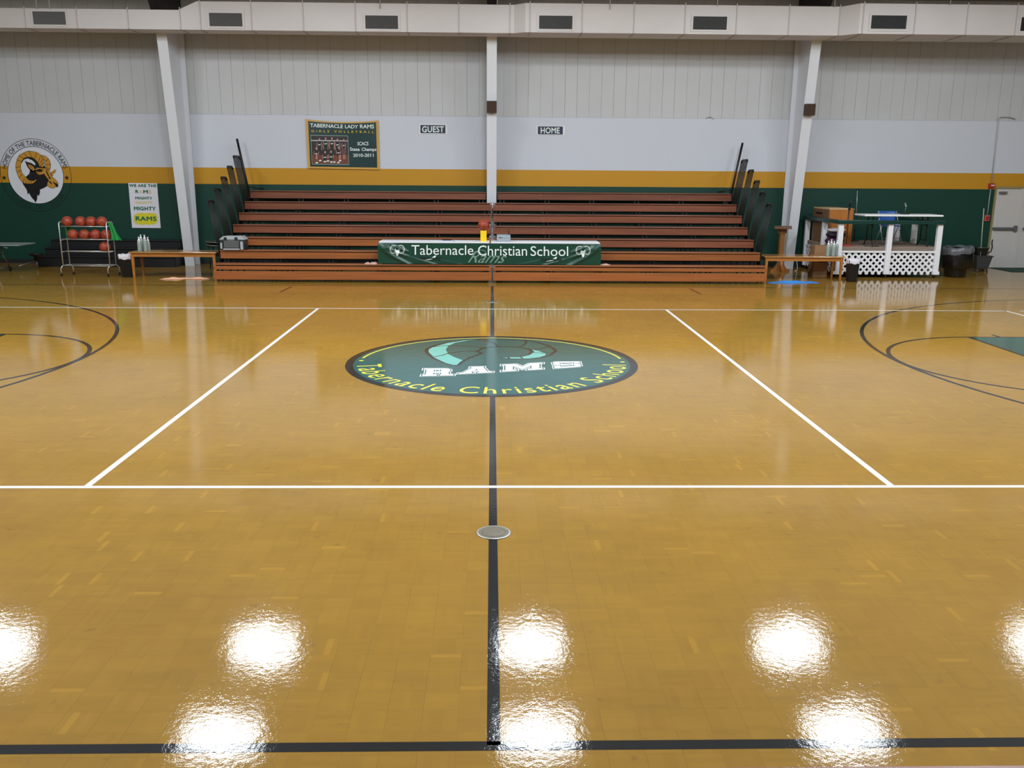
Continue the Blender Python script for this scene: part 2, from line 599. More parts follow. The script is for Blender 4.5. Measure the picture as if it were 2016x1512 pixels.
        if bevel:
            q = ob.modifiers.new('bevel', 'BEVEL')
            q.width = bevel
            q.segments = 2
            q.limit_method = 'ANGLE'
        return ob


ROOT = {}


def tag(o, label, cat, group=None, kind=None):
    o['label'] = label
    o['category'] = cat
    if group:
        o['group'] = group
    if kind:
        o['kind'] = kind
    return o


def thing(name, loc, label, cat, group=None):
    o = bpy.data.objects.new(name, None)
    o.empty_display_size = 0.1
    o.location = loc
    COL.objects.link(o)
    ROOT[o.name] = Vector(loc)
    return tag(o, label, cat, group)


def dup(root, loc, label, rot=(0, 0, 0)):
    r = root.copy()
    COL.objects.link(r)
    r.location = loc
    r.rotation_euler = rot
    r['label'] = label
    for ch in list(root.children):
        c = ch.copy()
        COL.objects.link(c)
        c.parent = r
        for g in list(ch.children):
            d = g.copy()
            COL.objects.link(d)
            d.parent = c
    return r


def struct(o):
    o['kind'] = 'structure'
    return o


def B():
    return MB()


def glyphs(text, bold=0.0, shear=0.0, space=1.0):
    cu = bpy.data.curves.new('lettering', 'FONT')
    cu.body = text
    cu.size = 1.0
    cu.offset = bold
    cu.shear = shear
    cu.space_character = space
    cu.resolution_u = 4
    ob = bpy.data.objects.new('lettering', cu)
    COL.objects.link(ob)
    dg = bpy.context.evaluated_depsgraph_get()
    me = bpy.data.meshes.new_from_object(ob.evaluated_get(dg))
    vs = [(p.co.x, p.co.y) for p in me.vertices]
    fs = [tuple(p.vertices) for p in me.polygons]
    bpy.data.objects.remove(ob)
    bpy.data.curves.remove(cu)
    bpy.data.meshes.remove(me)
    return vs, fs


def text_map(mb, text, fn, **kw):
    """lay text out; fn(u, v) with u, v in 0..1 over the ink box gives the 3D point"""
    b = max(0.0, kw.pop('bold', 0.0))
    vs, fs = glyphs(text, **kw)
    x0, x1 = min(p[0] for p in vs) - b, max(p[0] for p in vs) + b
    y0, y1 = min(p[1] for p in vs) - b, max(p[1] for p in vs) + b
    lay = [(0, 0)] if b < 1e-4 else [(-b, 0), (b, 0), (0, -b), (0, b), (0, 0)]
    for k, (dx, dy) in enumerate(lay):
        out = []
        for x, y in vs:
            u, v = (x + dx - x0) / (x1 - x0), (y + dy - y0) / (y1 - y0)
            q = fn(u, v)
            if len(lay) > 1:
                n = (fn(u + .002, v) - q).cross(fn(u, v + .002) - q).normalized()
                q = q + n * (k * 1.2e-4)
            out.append(q)
        mb.add(out, fs)


def quadmap(tl, tr, br, bl):
    tl, tr, br, bl = [Vector(p) for p in (tl, tr, br, bl)]
    return lambda u, v: (bl * (1 - u) + br * u) * (1 - v) + (tl * (1 - u) + tr * u) * v


# ------------------------------------------------------------------ room shell
WY = 12.25                                   # face of the far wall
XL, XR, YB = -16.5, 16.5, -13.6
EAVE = 6.5


def ceil_z(y):
    return EAVE + (12.4 - abs(y - 0.0)) * 0.16 if y > -13 else EAVE


floor = struct(B().box(XL, XR, YB, WY + 0.3, -0.2, 0).build('floor', 'floor', loc=(0, 0, 0)))
floor['label'] = 'glossy honey parquet gym floor with painted court lines'
wb = B()
wb.box(XL, XR, WY, WY + 0.2, 0, Z_BLOCK)
struct(wb.build('wall_back', 'block', loc=(0, 0, 0)))
pm = B()
x = XL
i = 0
while x < XR:
    gap = 0.009 if i % 4 == 0 else 0.004
    pm.box(x + gap / 2, x + 0.3048 - gap / 2, WY + 0.035, WY + 0.075, Z_BLOCK + 0.006, EAVE + 0.25)
    x += 0.3048
    i += 1
pm.cur = 1
pm.box(XL, XR, WY + 0.043, WY + 0.2, Z_BLOCK, EAVE + 0.25)
struct(pm.build('wall_back_upper', ['panel', 'groove'], loc=(0, 0, 0)))
struct(B().box(XL, XR, WY - 0.012, WY, 0, 0.105).build('baseboard_back', 'base', loc=(0, 0, 0)))
struct(B().box(XL - 0.2, XL, YB, WY, 0, EAVE + 2.4).build('wall_left', 'block', loc=(0, 0, 0)))
struct(B().box(XR, XR + 0.2, YB, WY, 0, EAVE + 2.4).build('wall_right', 'block', loc=(0, 0, 0)))
struct(B().box(XL, XR, YB - 0.2, YB, 0, EAVE + 0.3).build('wall_front', 'block', loc=(0, 0, 0)))
cl = B()
ridge = EAVE + 12.4 * 0.16
for (y0, z0, y1, z1) in ((WY + 0.2, EAVE, -0.7, ridge), (-0.7, ridge, YB - 0.2, EAVE)):
    cl.add([(XL - .2, y0, z0), (XR + .2, y0, z0), (XR + .2, y1, z1), (XL - .2, y1, z1),
            (XL - .2, y0, z0 + .15), (XR + .2, y0, z0 + .15), (XR + .2, y1, z1 + .15), (XL - .2, y1, z1 + .15)],
           [(0, 1, 2, 3), (7, 6, 5, 4), (0, 4, 5, 1), (2, 6, 7, 3), (0, 3, 7, 4), (1, 5, 6, 2)])
struct(cl.build('ceiling', 'ceil', loc=(0, 0, 0)))
# dark roof frames above the columns
for k, cx in enumerate((-7.64, -0.035, 7.57)):
    rf = B()
    zz = lambda y: EAVE - 0.06 + (12.4 - abs(y + 0.7)) * 0.16
    rf.prism([(cx - 0.11, 10.9, 5.74), (cx - 0.11, 12.2, 5.74), (cx - 0.11, 12.2, EAVE - 0.02), (cx - 0.11, 6.0, zz(6.0)),
              (cx - 0.11, 6.0, zz(6.0) - 0.4), (cx - 0.11, 10.5, zz(10.5) - 0.42)], (0.22, 0, 0))
    struct(rf.build('trim_%d' % (k + 1), 'darksteel', loc=(0, 0, 0)))

# ------------------------------------------------------------------ painted court
def flat(z):
    return lambda p: Vector((p[0], p[1], z))


def floor_part(mb, name, mt, label=None):
    o = mb.build(name, mt, floor)
    if label:
        o['label'] = label
    return o


def fline(x0, y0, x1, y1, wd, mt, z, label):
    q = B().stroke([(x0, y0, z), (x1, y1, z)], wd, (0, 0, 1))
    return floor_part(q, 'court_line', mt, label)


ZW, ZB = 0.0010, 0.0006
fline(XL, -4.5, XR, -4.5, 0.05, 'fl_white', ZW, 'white volleyball sideline nearest the camera')
fline(-9.05, 4.52, 9.05, 4.52, 0.05, 'fl_white', ZW, 'white volleyball sideline on the bleacher side')
fline(9.3, 4.52, 9.5, 4.52, 0.05, 'fl_white', ZW, 'short white tick past the volleyball corner')
fline(9.05, 4.54, 9.05, -4.5, 0.05, 'fl_white', ZW, 'white volleyball end line on the right')
fline(-9.05, 4.54, -9.05, -4.5, 0.05, 'fl_white', ZW, 'white volleyball end line on the left')
fline(-3.03, 4.5, -3.0, -4.5, 0.052, 'fl_white', ZW - 0.0002, 'white volleyball attack line on the left')
fline(3.03, 4.5, 3.0, -4.5, 0.052, 'fl_white', ZW - 0.0002, 'white volleyball attack line on the right')
fline(-0.015, 7.74, 0, -7.56, 0.056, 'fl_black', ZB, 'black half court line')
fline(XL, 7.74, XR, 7.74, 0.055, 'fl_black', ZB, 'black basketball sideline along the bleachers')
fline(XL, -7.565, XR, -7.565, 0.06, 'fl_black', ZB, 'black basketball sideline nearest the camera')
a, b = F(552, 575), F(574, 564.5)
fline(a.x, a.y, b.x, b.y, 0.05, 'fl_brown', ZB, 'short dark coaching box mark left of the centre')
a, b = F(1380, 579), F(1357, 568)
fline(a.x, a.y, b.x, b.y, 0.05, 'fl_brown', ZB, 'short dark coaching box mark right of the centre')
for sg, nm in ((-1, 'left'), (1, 'right')):
    hx = 11.15 * sg
    pts = []
    pts.append((12.8 * sg, 6.06, ZB))
    for q in range(49):
        t = math.radians(90 - q * 180 / 48)
        pts.append((hx - sg * 6.02 * math.cos(t), 0.06 + 6.0 * math.sin(t), ZB))
    pts.append((12.8 * sg, -5.94, ZB))
    floor_part(B().stroke(pts, 0.055, (0, 0, 1)), 'three_point_arc', 'fl_brown', 'dark three point arc on the ' + nm)
    pts = []
    for q in range(41):
        t = math.radians(90 + q * 180 / 40)
        pts.append((sg * (6.98 + 1.83 * math.cos(t)), 0.06 + 1.83 * math.sin(t), ZB + 0.0002))
    floor_part(B().stroke(pts, 0.055, (0, 0, 1)), 'free_throw_arc', 'fl_black', 'dark free throw arc on the ' + nm)
    key = B().poly([(sg * 6.98, 0.06 - 1.83, ZB), (sg * 12.8, 0.06 - 1.83, ZB), (sg * 12.8, 0.06 + 1.83, ZB), (sg * 6.98, 0.06 + 1.83, ZB)][::sg])
    floor_part(key, 'painted_key', 'fl_teal', 'teal painted key on the ' + nm)
    kb = B().stroke([(sg * 12.8, 0.06 - 1.83, ZW), (sg * 6.98, 0.06 - 1.83, ZW), (sg * 6.98, 0.06 + 1.83, ZW), (sg * 12.8, 0.06 + 1.83, ZW)], 0.05, (0, 0, 1))
    kb.stroke([(sg * 7.45, 1.9, ZW), (sg * 7.45, 2.1, ZW)], 0.05, (0, 0, 1))
    floor_part(kb, 'key_border', 'fl_black', 'black border of the key on the ' + nm)

# centre circle emblem
CX, CY, CR = -0.012, 0.045, 1.80
logo = floor_part(B().poly([(CX + CR * math.cos(2 * math.pi * q / 96), CY + CR * math.sin(2 * math.pi * q / 96), 0.0012) for q in range(96)]),
                  'centre_emblem', 'fl_teal', 'round teal centre court emblem with horn and school lettering')


def logo_part(mb, name, mt):
    o = mb.build(name, mt, logo)
    return o


logo_part(B().stroke([(CX + (CR - .045) * math.cos(2 * math.pi * q / 96), CY + (CR - .045) * math.sin(2 * math.pi * q / 96), 0.0015) for q in range(96)],
                     0.095, (0, 0, 1), True), 'ring', 'fl_black')
ya = B()
pts = []
for q in range(49):
    t = math.radians(173 - q * 166 / 48)
    pts.append((CX + 1.645 * math.cos(t), CY + 1.645 * math.sin(t), 0.0016))
ya.stroke(pts, 0.028, (0, 0, 1))
for t in (178.5, 0.0):
    t = math.radians(t)
    ya.poly([(CX + 1.63 * math.cos(t) + 0.03 * math.cos(u * .524), CY + 1.63 * math.sin(t) + 0.03 * math.sin(u * .524), 0.0016) for u in range(12)])
A0, A1 = math.radians(186.5), math.radians(353.5)


def arcmap(u, v):
    t = A0 + (A1 - A0) * u
    r = 1.665 - 0.30 * v
    return Vector((CX + r * math.cos(t), CY + r * math.sin(t), 0.0016))


text_map(ya, 'Tabernacle Christian School', arcmap, bold=0.004, space=1.15)
logo_part(ya, 'yellow_lettering', 'fl_yellow')


def L8(p, z):
    q = F(790 + p[0] / 5.305, 650 + p[1] / 5.305)
    return Vector((q.x, q.y, z))


pale = B()
pale.poly([L8(p, 0.0015) for p in [(790, 98), (650, 108), (480, 135), (330, 178), (280, 205), (290, 240), (345, 290), (430, 335), (520, 365), (590, 365),
                                   (610, 345), (640, 315), (560, 285), (490, 250), (465, 205), (490, 165), (570, 130), (700, 108)]])
pale.poly([L8(p, 0.0015) for p in [(1365, 205), (1440, 220), (1505, 245), (1505, 265), (1440, 285), (1330, 297), (1130, 300), (1040, 293), (1040, 287),
                                   (1120, 285), (1240, 280), (1320, 262), (1370, 235)]])
logo_part(pale, 'horn_highlight', 'fl_pale')
ho = B()
outl = [(1035, 290, .03), (1130, 300, .04), (1330, 300, .04), (1450, 290, .05), (1560, 262, .06), (1612, 222, .07), (1600, 200, .07), (1540, 165, .06),
        (1420, 127, .05), (1300, 107, .05), (1100, 95, .05), (950, 90, .05), (790, 95, .05), (650, 105, .05), (480, 130, .05), (340, 165, .06), (268, 198, .07),
        (264, 230, .07), (330, 290, .06), (450, 345, .045), (540, 368, .04), (596, 366, .05), (630, 335, .06), (710, 290, .06), (836, 246, .06), (828, 236, .06),
        (790, 222, .05), (850, 190, .05), (950, 175, .05), (1100, 173, .05), (1240, 181, .05), (1335, 200, .07), (1370, 225, .07), (1330, 258, .05), (1240, 280, .035),
        (1120, 283, .03)]
ho.stroke([L8(p, 0.0018) for p in outl], [p[2] * .72 for p in outl], (0, 0, 1), True)
for ln in ([(305, 180), (420, 164), (550, 161), (700, 170), (855, 185)], [(340, 280), (420, 265), (500, 240), (640, 222), (785, 222)],
           [(800, 97), (870, 105), (960, 130), (1010, 170)], [(1290, 108), (1310, 130), (1270, 160), (1225, 178)], [(1340, 203), (1450, 195), (1530, 175)],
           [(1365, 236), (1480, 240), (1580, 236)], [(1115, 285), (1130, 300)], [(1240, 278), (1270, 296)]):
    ho.stroke([L8(p, 0.00165) for p in ln], 0.026, (0, 0, 1))
logo_part(ho, 'horn_outline', 'fl_brown')

GL = {
    'R': (1.0, [[(.1, 0), (.36, 0), (.36, 1), (.1, 1)], [(0, 0), (.48, 0), (.48, .17), (0, .17)], [(0, .83), (.82, .83), (.74, 1), (0, 1)],
                [(.62, .5), (.84, .5), (.94, .6), (.94, .86), (.8, 1), (.62, 1)], [(.3, .40), (.84, .40), (.9, .57), (.3, .57)],
                [(.62, 0), (.88, 0), (.88, .46), (.62, .46)], [(.58, 0), (1.03, 0), (1.03, .16), (.58, .16)]]),
    'A': (1.12, [[(.1, 0), (.34, 0), (.68, 1), (.42, 1)], [(.72, 0), (1.0, 0), (.72, 1), (.44, 1)], [(.3, .27), (.8, .27), (.76, .41), (.34, .41)],
                 [(0, 0), (.45, 0), (.45, .15), (0, .15)], [(.62, 0), (1.12, 0), (1.12, .15), (.62, .15)], [(.3, .86), (.76, .86), (.76, 1), (.3, 1)]]),
    'M': (1.3, [[(.1, 0), (.34, 0), (.34, 1), (.1, 1)], [(.94, 0), (1.2, 0), (1.2, 1), (.94, 1)], [(.16, 1), (.42, 1), (.76, .34), (.64, .16)],
                [(1.14, 1), (.88, 1), (.54, .34), (.66, .16)], [(0, 0), (.46, 0), (.46, .16), (0, .16)], [(.82, 0), (1.3, 0), (1.3, .16), (.82, .16)],
                [(0, .85), (.36, .85), (.36, 1), (0, 1)], [(.94, .85), (1.3, .85), (1.3, 1), (.94, 1)]]),
    'S': (1.0, [[(.14, .82), (.9, .82), (.86, 1), (.14, 1)], [(.14, .42), (.24, .58), (.24, 1), (.14, 1), (0, .88), (0, .56)],
                [(.1, .42), (.9, .42), (.9, .59), (.1, .59)], [(.76, .0), (.86, 0), (1, .12), (1, .46), (.88, .58), (.76, .58)], [(.1, 0), (.88, 0), (.88, .18), (.1, .18)],
                [(.78, .64), (1, .64), (1, 1), (.86, 1), (.78, .9)], [(0, 0), (.14, 0), (.24, .1), (.24, .36), (0, .36)]]),
}


def grow(poly, d):
    k = len(poly)
    area = sum(poly[i][0] * poly[(i + 1) % k][1] - poly[(i + 1) % k][0] * poly[i][1] for i in range(k))
    if area < 0:
        poly = poly[::-1]
    out = []
    for i in range(k):
        p0, p1, p2 = Vector(poly[i - 1]), Vector(poly[i]), Vector(poly[(i + 1) % k])
        a, b = (p1 - p0).normalized(), (p2 - p1).normalized()
        n1, n2 = Vector((a.y, -a.x)), Vector((b.y, -b.x))
        bis = (n1 + n2)
        bis /= max(0.35, bis.length_squared / 2)
        out.append(p1 + bis * d)
    return out


# each letter's box on the floor, read from its four corners
for ch, cs in (('R', ((833, 724.5), (892, 724.5), (894, 740.5), (827.5, 742))), ('A', ((908, 721.5), (976, 720), (972, 734.5), (898, 738))),
               ('M', ((985, 717), (1072, 713), (1072, 728), (984.5, 733.5))), ('S', ((1085, 711.5), (1143, 711), (1147, 723), (1090, 727)))):
    wd_, polys = GL[ch]
    q4 = [F(*c) for c in cs]
    fm = quadmap(*q4)
    for d, z, mt, nm in ((0.075, 0.0016, 'fl_white', 'letter_outline'), (0.042, 0.0019, 'fl_teal', 'letter_gap'), (0.0, 0.0022, 'fl_white', 'block_letter')):
        mb = B()
        for ip, pl in enumerate(polys):
            pp = grow(pl, d) if d else [Vector(p) for p in pl]
            pts = []
            for p in pp:
                q = fm(.045 + .91 * p.x / wd_, .08 + .84 * p.y)
                pts.append((q.x, q.y, z + ip * 2e-5))
            mb.poly(pts)
        logo_part(mb, nm, mt)

# floor plates over the volleyball post sockets
for (px, py), lab in (((972, 1049), 'large round brass floor plate on the black line between two near sidelines'),
                      ((968.5, 594.5), 'small round floor plate on the black line close to the bleachers')):
    c = F(px, py)
    t = thing('floor_plate', (c.x, c.y, 0), lab, 'floor plate')
    B().lathe((c.x, c.y, 0.001), [(0.112, 0), (0.112, 0.0035), (0.102, 0.0042)], 40).build('rim', 'chrome', t)
    p = B().lathe((c.x, c.y, 0.001), [(0.10, 0), (0.10, 0.0046)], 40).build('ring_plate', 'brass', t)
    B().lathe((c.x, c.y, 0.0056), [(0.076, 0), (0.076, 0.001), (0.07, 0.0015)], 36).build('lid', 'brass', t)

# ------------------------------------------------------------------ steel columns
COLX = (-7.64, -0.035, 7.57)


def col_front(z):
    return 11.78 - 0.138 * z


for cx, lab in zip(COLX, ('white tapered steel column beside the cheer poster, without any speaker', 'white steel column rising through the centre of the bleachers',
                          'white tapered steel column behind the wooden lectern with brown speaker')):
    t = thing('steel_column', (cx, 12.0, 0), lab, 'column', 'wall columns')
    h = 0.1175
    zt = 5.72
    fl = B()
    fl.add([(cx + sx * h, col_front(z) + dy, z) for z in (0, zt) for dy in (0, .014) for sx in (-1, 1)],
           [(0, 2, 3, 1), (4, 5, 7, 6), (0, 1, 5, 4), (2, 6, 7, 3), (0, 4, 6, 2), (1, 3, 7, 5)])
    fl.build('front_flange', 'column', t)
    wbm = B()
    wbm.prism([(cx - .005, col_front(0) + .014, 0), (cx - .005, col_front(zt) + .014, zt), (cx - .005, WY - .045, zt), (cx - .005, WY - .045, 0)], (.01, 0, 0))
    wbm.build('web', 'column', t)
    B().box(cx - h, cx + h, WY - .045, WY - .02, 0, zt).build('back_flange', 'column', t)
for cx, lab in ((COLX[1], 'small brown box speaker on the column above the scorer tables'), (COLX[2], 'small brown box speaker on the column behind the wooden lectern')):
    yf = col_front(3.85)
    t = thing('wall_speaker', (cx, yf - .1, 3.71), lab, 'speaker')
    B().box(cx - .118, cx + .118, yf - .17, yf - .022, 3.72, 3.985).build('cabinet', 'brown', t, bevel=.006)
    B().box(cx - .10, cx + .10, yf - .178, yf - .17, 3.735, 3.97).build('grille_cloth', mat('speaker_cloth', (66, 48, 36), .9), t)

# ------------------------------------------------------------------ air duct
DZ = 5.39
duct = thing('air_duct', (0, 10.6, DZ), 'long white rectangular air duct with seven grilles below the ceiling', 'duct')
# (x along wall, front y, back y, bottom z, top z)
prof = []


def dpt(px, ytop, ybot, Y, back):
    zt_, zb_ = W(px, ytop, Y).z, W(px, ybot, Y).z
    return (W(px, ybot, Y).x, Y, back, zb_, zt_)


raw = [dpt(-260, 16.5, 55, 10.4, 10.96), dpt(353, 18.5, 57.5, 10.4, 10.96), dpt(391, 1, 58, 10.4, 10.96), dpt(1012, 9.2, 65.6, 10.4, 10.96),
       dpt(1034, 6, 63.3, 10.25, 11.0), dpt(1652, 9.5, 66, 10.25, 11.0), dpt(1690, 6, 62.5, 9.95, 11.0), dpt(2280, 15, 74, 9.95, 11.0)]
raw = [(r[0], r[1], r[2], DZ, (5.80 if k < 2 else 5.985 if k < 4 else 6.0 if k < 6 else 6.02)) for k, r in enumerate(raw)]
nm = ['duct_section'] * 7
for k in range(7):
    p, q = raw[k], raw[k + 1]
    mb = B()
    vs = []
    for (x_, yf, yb, zb, zt) in (p, q):
        vs += [(x_, yf, zb), (x_, yb, zb), (x_, yb, zt), (x_, yf, zt)]
    mb.add(vs, [(0, 1, 2, 3), (7, 6, 5, 4), (0, 4, 5, 1), (1, 5, 6, 2), (2, 6, 7, 3), (3, 7, 4, 0)])
    mb.build('duct_transition' if k in (1, 3, 5) else 'duct_section', 'duct', duct)


def at_duct(x_):
    for k in range(7):
        if raw[k][0] <= x_ <= raw[k + 1][0]:
            u = (x_ - raw[k][0]) / (raw[k + 1][0] - raw[k][0])
            return [raw[k][j] * (1 - u) + raw[k + 1][j] * u for j in range(5)]
    return raw[-1]


for px in (-54, 47, 149, 250, 353, 393, 494, 596, 699, 801, 903, 1004, 1043, 1145.5, 1247, 1347, 1448, 1551, 1650, 1698, 1800, 1902, 1999):
    x_ = W(px, 50, 10.3).x
    if px > 1690:
        x_ = W(px, 50, 9.95).x
    _, yf, yb, zb, zt = at_duct(x_)
    mb = B()
    e = 0.016
    mb.box(x_ - .009, x_ + .009, yf - e, yf, zb - e, zt + .04)
    mb.box(x_ - .011, x_ + .011, yf - e, yb + e, zb - e, zb)
    mb.box(x_ - .011, x_ + .011, yb, yb + e, zb - e, zt)
    mb.build('joint_band', 'ductband', duct)
for k, (x0, y0, x1, y1) in enumerate([(64, 22.5, 131, 49), (411.5, 25.5, 478, 52.5), (719, 30.5, 784, 57.5), (1061.5, 30.8, 1126.5, 57.8),
                                      (1365, 32.3, 1430, 59), (1716, 30.2, 1783, 57.5), (2011, 34, 2078, 62)]):
    xm = (x0 + x1) / 2
    Yf = at_duct(W(xm, 40, 9.95 if xm > 1690 else 10.3).x)[1]
    a, b = W(x0, y0, Yf), W(x1, y1, Yf)
    gx0, gx1, gz0, gz1 = a.x, b.x, b.z, a.z
    fr = B()
    for (u0, u1, v0, v1) in ((gx0 - .045, gx1 + .045, gz1, gz1 + .045), (gx0 - .045, gx1 + .045, gz0 - .045, gz0), (gx0 - .045, gx0, gz0, gz1), (gx1, gx1 + .045, gz0, gz1)):
        fr.box(u0, u1, Yf - .018, Yf, v0, v1)
    g = fr.build('supply_grille', 'duct', duct)
    lv = B()
    n = 34
    for q in range(n):
        xx = gx0 + (gx1 - gx0) * (q + .5) / n
        lv.add([(xx - .008, Yf - .014, gz0), (xx + .006, Yf - .001, gz0), (xx + .006, Yf - .001, gz1), (xx - .008, Yf - .014, gz1)], [(0, 1, 2, 3)])
    lv.build('louvers', 'grille', g)
    B().box(gx0, gx1, Yf - .003, Yf - .0005, gz0, gz1).build('dark_opening', 'black', g)
for px in (72.5, 98, 748, 979, 1201, 1412, 1643, 1870):
    Yh = 10.37 if px < 1012 else 10.23 if px < 1690 else 9.93
    p = W(px, 14, Yh)
    zt = at_duct(p.x)[4]
    B().tube([(p.x, Yh - .008, zt - (.12 if px in (1201, 748) else .02)), (p.x, Yh - .008, EAVE + .25)], .009, 6).build('hanger_rod', 'conduit', duct)

# ------------------------------------------------------------------ bleachers
def row_z(k):
    return 0.385 + 0.247 * k


def row_y(k):
    return 8.36 + 0.545 * k


for sec, (sx0, sx1), lab in ((0, (-5.99, -0.03), 'brown pull out bleacher section on the side of the storage case'), (1, (0.005, 5.95), 'brown pull out bleacher section on the side of the lattice stage')):
    t = thing('bleacher_section', ((sx0 + sx1) / 2, 8.36, 0), lab, 'bleachers', 'bleacher sections')
    for k in range(7):
        z, y = row_z(k), row_y(k)
        x0, x1 = sx0, sx1
        if k == 6:
            if sec == 0:
                x1 = -0.175
            else:
                x0 = 0.105
        mtb = 'bleach_o' if (k == 0 or (k in (1, 2) and sec == 0) or (k == 1 and sec == 1)) else 'bleach'  # upper rows' browner wood colour carries the lamps' glossy reflection
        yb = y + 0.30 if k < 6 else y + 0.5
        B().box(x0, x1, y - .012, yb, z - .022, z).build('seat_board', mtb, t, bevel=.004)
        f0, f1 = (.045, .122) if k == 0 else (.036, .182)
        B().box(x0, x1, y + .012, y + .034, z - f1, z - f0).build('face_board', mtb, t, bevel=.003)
        if k == 0:
            B().box(x0, x1, y - .035, y - .012, .055, z - .15).build('skirt_board', mtb, t, bevel=.003)
        if k < 6:
            B().box(x0 + .02, x1 - .02, y + .31, y + .545, z - .235, z - .215).build('foot_board', 'base', t)
        # dark steel supports under the row
        sp = B()
        for q in range(6):
            xx = x0 + .12 + (x1 - x0 - .24) * q / 5
            for dx in (-.045, .045):
                sp.box(xx + dx - .018, xx + dx + .018, y + .06, y + .10, z - .40 if k else 0.02, z - .022)
            sp.box(xx - .02, xx + .02, y + .03, y + .30, z - .05, z - .022)
            if k:
                sp.box(xx - .02, xx + .02, y + .27, y + .31, 0.02, z - .022)
        sp.box(x0 + .05, x1 - .05, y + .10, y + .12, z - .045, z - .022)
        sp.build('support_frame', 'black', t)
        # bolts on the face
        if sec == 1:
            for xx in (1.18, 4.4):
                for dz in ((.075,) if k == 0 else (.07, .15)):
                    B().lathe((xx, y + .012, z - dz), [(.009, 0), (.007, .005)], 8, Matrix.Rotation(math.pi / 2, 3, 'X')).build('bolt', 'chrome', t)
                if k == 0:
                    for dz in (.19, .27):
                        B().lathe((xx, y - .035, z - dz), [(.009, 0), (.007, .005)], 8, Matrix.Rotation(math.pi / 2, 3, 'X')).build('bolt', 'chrome', t)
    # end guard rails, leaning outward
    sgn = -1 if sec == 0 else 1
    xb = sx0 - .035 if sec == 0 else sx1 + .03
    tilt = .175

    def rp(y, h, z):
        return (xb + sgn * tilt * h / 1.06, y, z + h)
    for k in range(1, 7):
        z, y = row_z(k), row_y(k)
        rail = B()
        if k < 6:
            nb, wd_, hh = (5, .42, 1.06) if k < 5 else (6, .53, 1.06)
            ys = [y + .04 + wd_ * q / (nb - 1) for q in range(nb)]
            for q, yy in enumerate(ys):
                rail.tube([rp(yy, -.22, z), rp(yy, hh - (.03 if q in (0, nb - 1) else .0), z)], .0125, 6)
            rail.tube([rp(ys[0], hh - .04, z), rp(ys[0] + .03, hh, z), rp(ys[-1] - .06, hh, z), rp(ys[-1], hh - .06, z)], .02, 6)
            rail.tube([rp(ys[0], -.02, z), rp(ys[-1], -.02, z)], .017, 6)
        else:
            yy = y + .32
            ox = Vector((-.085 if sec == 0 else .045, 0, 0))
            rail.tube([Vector(rp(yy, -.3, z)) + ox, Vector(rp(yy, 1.24, z)) + ox], .028, 8)
            rail.tube([Vector(rp(yy, .10, z)) + ox, (xb - sgn * .26, WY - .14, z + .03)], .018, 6)
        rail.build('guard_rail', 'black', t)
        # dark end bracket closing the row's end
        eb = B()
        eb.box(min(xb + .004 * sgn, xb - .012 * sgn), max(xb + .004 * sgn, xb - .012 * sgn), y + .03, y + .5, z - .30, z - .01)
        eb.build('end_bracket', 'black', t)

# near bleacher edge at the bottom of the view
p = F(1500, 1509.5, 0.39)
nbm = B().box(F(1013, 1509.5, .39).x, 9.5, p.y - .3, p.y, .345, .39)
t = nbm.build('near_bleacher_seat', 'bleach', bevel=.004)
tag(t, 'thin brown bleacher board edge at the very bottom of the photo', 'bleacher seat')
for q in range(5):
    xx = .3 + q * 2.2
    B().box(xx, xx + .05, p.y - .2, p.y - .15, 0, .345).build('support_leg', 'black', t)

# ------------------------------------------------------------------ scorer's tables and banner
YT0, YT1, ZT = 8.45, 9.05, 0.872
ZR = row_z(0)
for x0, x1, lab in ((-2.45, -.075, 'white scorer table holding the yellow ball stand and clipboard'), (-.045, 2.31, 'white scorer table under the grey console with antenna')):
    t = thing('scorers_table', ((x0 + x1) / 2, 8.6, ZR), lab, 'table', 'scorer tables')
    B().box(x0, x1, YT0, YT1, ZT - .03, ZT).build('table_top', 'white', t, bevel=.005)
    B().box(x0 + .02, x1 - .02, YT0 + .03, YT0 + .05, ZR + .05, ZT - .03).build('front_panel', 'black', t)
    for xx in (x0 + .08, x1 - .08):
        for yy, zf in ((YT0 + .10, ZR), (YT1 - .07, row_z(1))):
            B().box(xx - .02, xx + .02, yy - .02, yy + .02, zf, ZT - .03).build('leg', 'black', t)


def bfold(u, v):
    """cloth relief of the banner: swags that fall from its top corners, v up"""
    d = 0.0
    for uu in (u, 1 - u):
        for k_, off in ((0, .012), (1, .03), (2, .065)):
            cx_ = off + (1 - v) ** 1.7 * (.12, .215, .30)[k_]
            s_ = min(1, max(0, (.148 - uu) / .03))
            wgt = min(1, (1 - v) * 3.5) * max(0, 1 - uu / .42) * (s_ + (1 - s_) * max(0, 1 - v * 2.5))
            d += .046 * wgt * math.exp(-((uu - cx_) / .0165) ** 2)
    d += .004 * math.sin(u * 40 + v * 3) * (1 - v) ** 2
    return d


bx0, bx1, bz0, bz1 = -2.475, 2.335, (.405), ZT - .028
YB0 = YT0 - .03


def bp(u, v, off=0.0):
    return Vector((bx0 + (bx1 - bx0) * u, YB0 - off - bfold(u, v), bz0 + (bz1 - bz0) * v - .012 * u * (1 - v)))


ban = B().grid(lambda u, v: bp(u, v), 220, 26).build('table_banner', 'banner', loc=(0, 8.42, .4))
tag(ban, 'green vinyl banner with white school name hung on the scorer tables', 'banner')


def banxy(px, py, off=.012):
    q = W(px, py, YB0)
    return Vector((q.x, YB0 - off - bfold((q.x - bx0) / (bx1 - bx0), (q.z - bz0) / (bz1 - bz0)), q.z))


